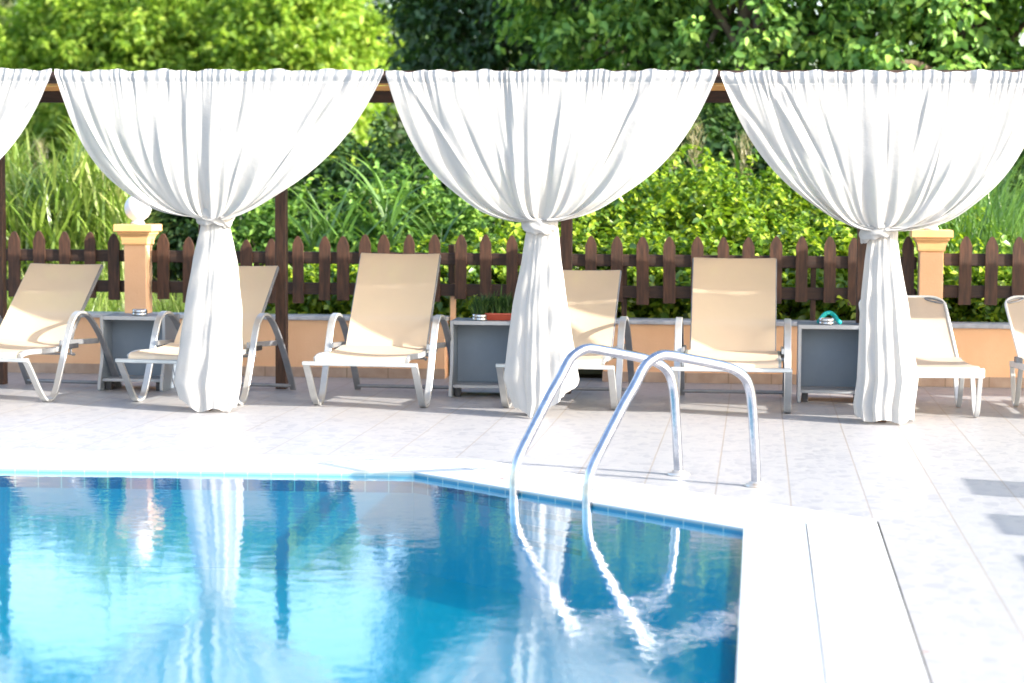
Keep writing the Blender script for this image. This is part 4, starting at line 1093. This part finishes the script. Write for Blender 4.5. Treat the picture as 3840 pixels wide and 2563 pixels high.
# tall grass and reeds on the left, grass on the right: uncountable
rng = np.random.RandomState(8)
def grass_field(name, pxs, Y0, Y1, hgt, n, W, mat, label, lean=0.25, droop=0.5):
    xs = rng.uniform(pxs[0], pxs[1], n); ys = rng.uniform(Y0, Y1, n)
    P = np.array([(lambda q: (q.x, y, terrain_z(q.x, y) - 0.02))(at(x, 600, y)) for x, y in zip(xs, ys)])
    H = np.full(n, hgt) * (0.75 + 0.35 * np.sin(P[:, 0] * 2.1 + 1) ** 2)
    V, Q = blades(P, H, W, rng, lean, droop)
    o = link_arrays(name, V, Q, mat)
    return tag(o, label, None, None, 'stuff')
def stalk_field(name, pxs, Y0, Y1, hgt, n, mat, label):
    xs = rng.uniform(pxs[0], pxs[1], n); ys = rng.uniform(Y0, Y1, n)
    B = np.array([(lambda q: (q.x, y, terrain_z(q.x, y) - 0.02))(at(x, 600, y)) for x, y in zip(xs, ys)])
    H = hgt * rng.uniform(0.55, 1.1, n) * (0.8 + 0.25 * np.sin(B[:, 0] * 3.1))
    parts = [blades(B, H, 0.012, rng, 0.08, 0.15)]
    k = 7
    P = np.repeat(B, k, 0); f = rng.uniform(0.15, 0.97, n * k)
    P[:, 2] += np.repeat(H, k) * f
    P[:, :2] += rng.normal(0, 0.03, (n * k, 2))
    parts.append(blades(P, np.full(n * k, 0.50), 0.026, rng, 0.55, 0.7))
    off, V, Q = 0, [], []
    for v, q in parts:
        V.append(v); Q.append(q + off); off += len(v)
    return tag(link_arrays(name, np.concatenate(V), np.concatenate(Q), mat), label, None, None, 'stuff')
stalk_field('tall_grass', (-560, 300), 17.4, 20.0, 1.6, 1750, M['blade'], 'tall yellow-green reeds and grass behind the left fence')
grass_field('bank_grass', (-620, 720), 15.9, 17.2, 0.62, 4000, 0.014, M['blade'], 'short bright grass under the left pickets', 0.4, 0.7)
grass_field('meadow_grass', (2080, 3100), 16.4, 19.5, 1.35, 5200, 0.020, M['blade_green'], 'bright green grass behind the right fence')

def reed(px, Y, py_top, label, seed, n_leaf=11, plume=False):
    rng = np.random.RandomState(seed)
    p = at(px, py_top, Y); z0 = terrain_z(p.x, Y); H = p.z - z0
    t = thing('giant_reed', (p.x, Y, z0), label, 'reed', 'giant reeds behind the fence')
    lean = rng.uniform(-0.08, 0.08)
    MB((p.x, Y, z0)).taper([(p.x + lean * H * s * s, Y, z0 + H * s) for s in (-0.05, 0.25, 0.5, 0.75, 0.95)], [0.011, 0.010, 0.008, 0.006, 0.003], 7).build('stem', M['blade_green'], t, True)
    s = rng.uniform(0.35, 0.95, n_leaf)
    P = np.stack([p.x + lean * H * s * s, np.full(n_leaf, Y), z0 + H * s], 1)
    az = np.where(rng.uniform(size=n_leaf) < 0.5, 0.0, np.pi) + rng.normal(0, 0.7, n_leaf)
    V, Q = blades(P, 0.62, 0.034, rng, 0.75, 0.7, 7, az)
    link_arrays('leaf_blades', V - np.array((p.x, Y, z0)), Q, M['blade_green'], t)
    if plume:
        q = np.array((p.x + lean * H * 0.9, Y, z0 + H * 0.92))
        n = 130
        PP = q + np.stack([rng.normal(0, 0.035, n), rng.normal(0, 0.035, n), rng.uniform(-0.12, 0.26, n)], 1)
        V, Q = blades(PP, 0.12, 0.006, rng, 0.5, 0.6, 4)
        link_arrays('plume', V - np.array((p.x, Y, z0)), Q, M['plume'], t)
reed(716, 17.6, 470, 'giant reed right of the pergola post by the first curtain', 1)
reed(752, 17.9, 445, 'giant reed just right of the reed by the pergola post', 2)
reed(785, 17.5, 500, 'short giant reed left of the upright lounger', 3)
reed(868, 17.7, 430, 'giant reed above the backrest of the upright lounger between curtains', 4)
reed(905, 17.5, 470, 'giant reed right above that upright lounger backrest', 5)
reed(1000, 17.6, 500, 'giant reed behind the pickets left of the planter', 6)
reed(1560, 18.6, 340, 'plumed reed left of the gap under the beam before the rightmost curtain', 7, 9, True)
reed(1480, 17.0, 420, 'slender reed rising out of the bramble left of the ladder lounger', 8)
reed(1620, 18.4, 330, 'tall plumed reed in the gap before the rightmost curtain', 9, 9, True)
reed(1690, 18.3, 360, 'plumed reed hugging the left flank of the rightmost curtain', 10, 9, True)
reed(105, 18.2, 375, 'pale plumed reed in the grass beside the left edge curtain', 11, 8, True)
reed(150, 18.0, 400, 'green reed left of the globe lamp curtain', 12)

# trees
def tz(px, Y): 
    q = at(px, 500, Y); return (q.x, Y, terrain_z(q.x, Y))
lt = [(40, 46, 3.0, 6.0, 'leaf_olive', 'pale olive tree at the far left, sky beside it'), (200, 39, 2.0, 5.0, 'leaf_light', 'light green tree above the left edge of the globe lamp curtain'), (390, 38, 2.0, 5.2, 'leaf_light', 'light green tree above the middle of the globe lamp curtain'), (570, 39, 2.0, 5.5, 'leaf_light', 'light green tree above the globe lamp curtain, right of its middle'), (700, 37, 1.3, 5.1, 'leaf_light', 'light green tree above the right end of the globe lamp curtain')]
for i, (px, Y, r, h, mt, lab) in enumerate(lt):
    b0 = tz(px, Y)
    tree('broadleaf_tree', b0, (b0[0], Y, b0[2] + (h - b0[2]) * 0.54), (r, 1.9, (h - b0[2]) * 0.50), 330, 95, 0.20, 0.135, 0.5, M[mt], lab, 300 + i, sprigs=120)
dk = [(770, 46, 2.0, 5.5, 'distant dark tree in the gap between the globe lamp curtain and the middle curtain'), (900, 47, 2.0, 5.8, 'distant dark tree above the left end of the middle curtain'), (1150, 27, 1.45, 8.2, 'tall dark evergreen above the middle curtain, left of its middle'), (1330, 26.5, 1.5, 8.4, 'tall dark evergreen above the right half of the middle curtain')]
for i, (px, Y, r, h, lab) in enumerate(dk):
    b0 = tz(px, Y)
    tree('evergreen_tree', b0, (b0[0], Y, b0[2] + (h - b0[2]) * 0.52), (r, 1.8, (h - b0[2]) * 0.50), 330, 80, 0.18, 0.13, 0.5, M['leaf_dark'], lab, 320 + i, sprigs=60)
gr = [(1490, 23.0, 1.75, 8.0, 'leafy green tree with bright tips above the right end of the middle curtain'), (1730, 22.0, 1.7, 7.6, 'leafy green tree with bright tips above the left end of the rightmost curtain'), (1960, 22.5, 1.8, 8.0, 'leafy green tree with bright tips above the middle of the rightmost curtain'), (2200, 21.6, 1.8, 7.8, 'leafy green tree with bright tips above the right end of the rightmost curtain'), (2430, 22.2, 1.8, 7.8, 'leafy green tree cut off by the upper right edge')]
for i, (px, Y, r, h, lab) in enumerate(gr):
    b0 = tz(px, Y)
    tree('leafy_tree', b0, (b0[0], Y, b0[2] + (h - b0[2]) * 0.52), (r, 1.5, (h - b0[2]) * 0.50), 300, 84, 0.135, 0.115, 0.55, M['leaf_glossy'], lab, 340 + i, sprigs=150)
# a far wood behind, read as one mass
rng = np.random.RandomState(77)
P = np.stack([rng.uniform(-40, 22, 26000), rng.uniform(50, 56, 26000), rng.uniform(0.5, 5.6, 26000) + rng.normal(0, .3, 26000)], 1)
P[:, 2] *= (0.85 + 0.15 * np.sin(P[:, 0] * 0.9) * np.sin(P[:, 0] * 0.37 + 2))
V, Q = leaf_arrays(P, 0.42, 0.55, rng, 0.3)
tag(link_arrays('far_wood', V, Q, M['leaf_light']), 'far green wood behind the trees', None, None, 'stuff')
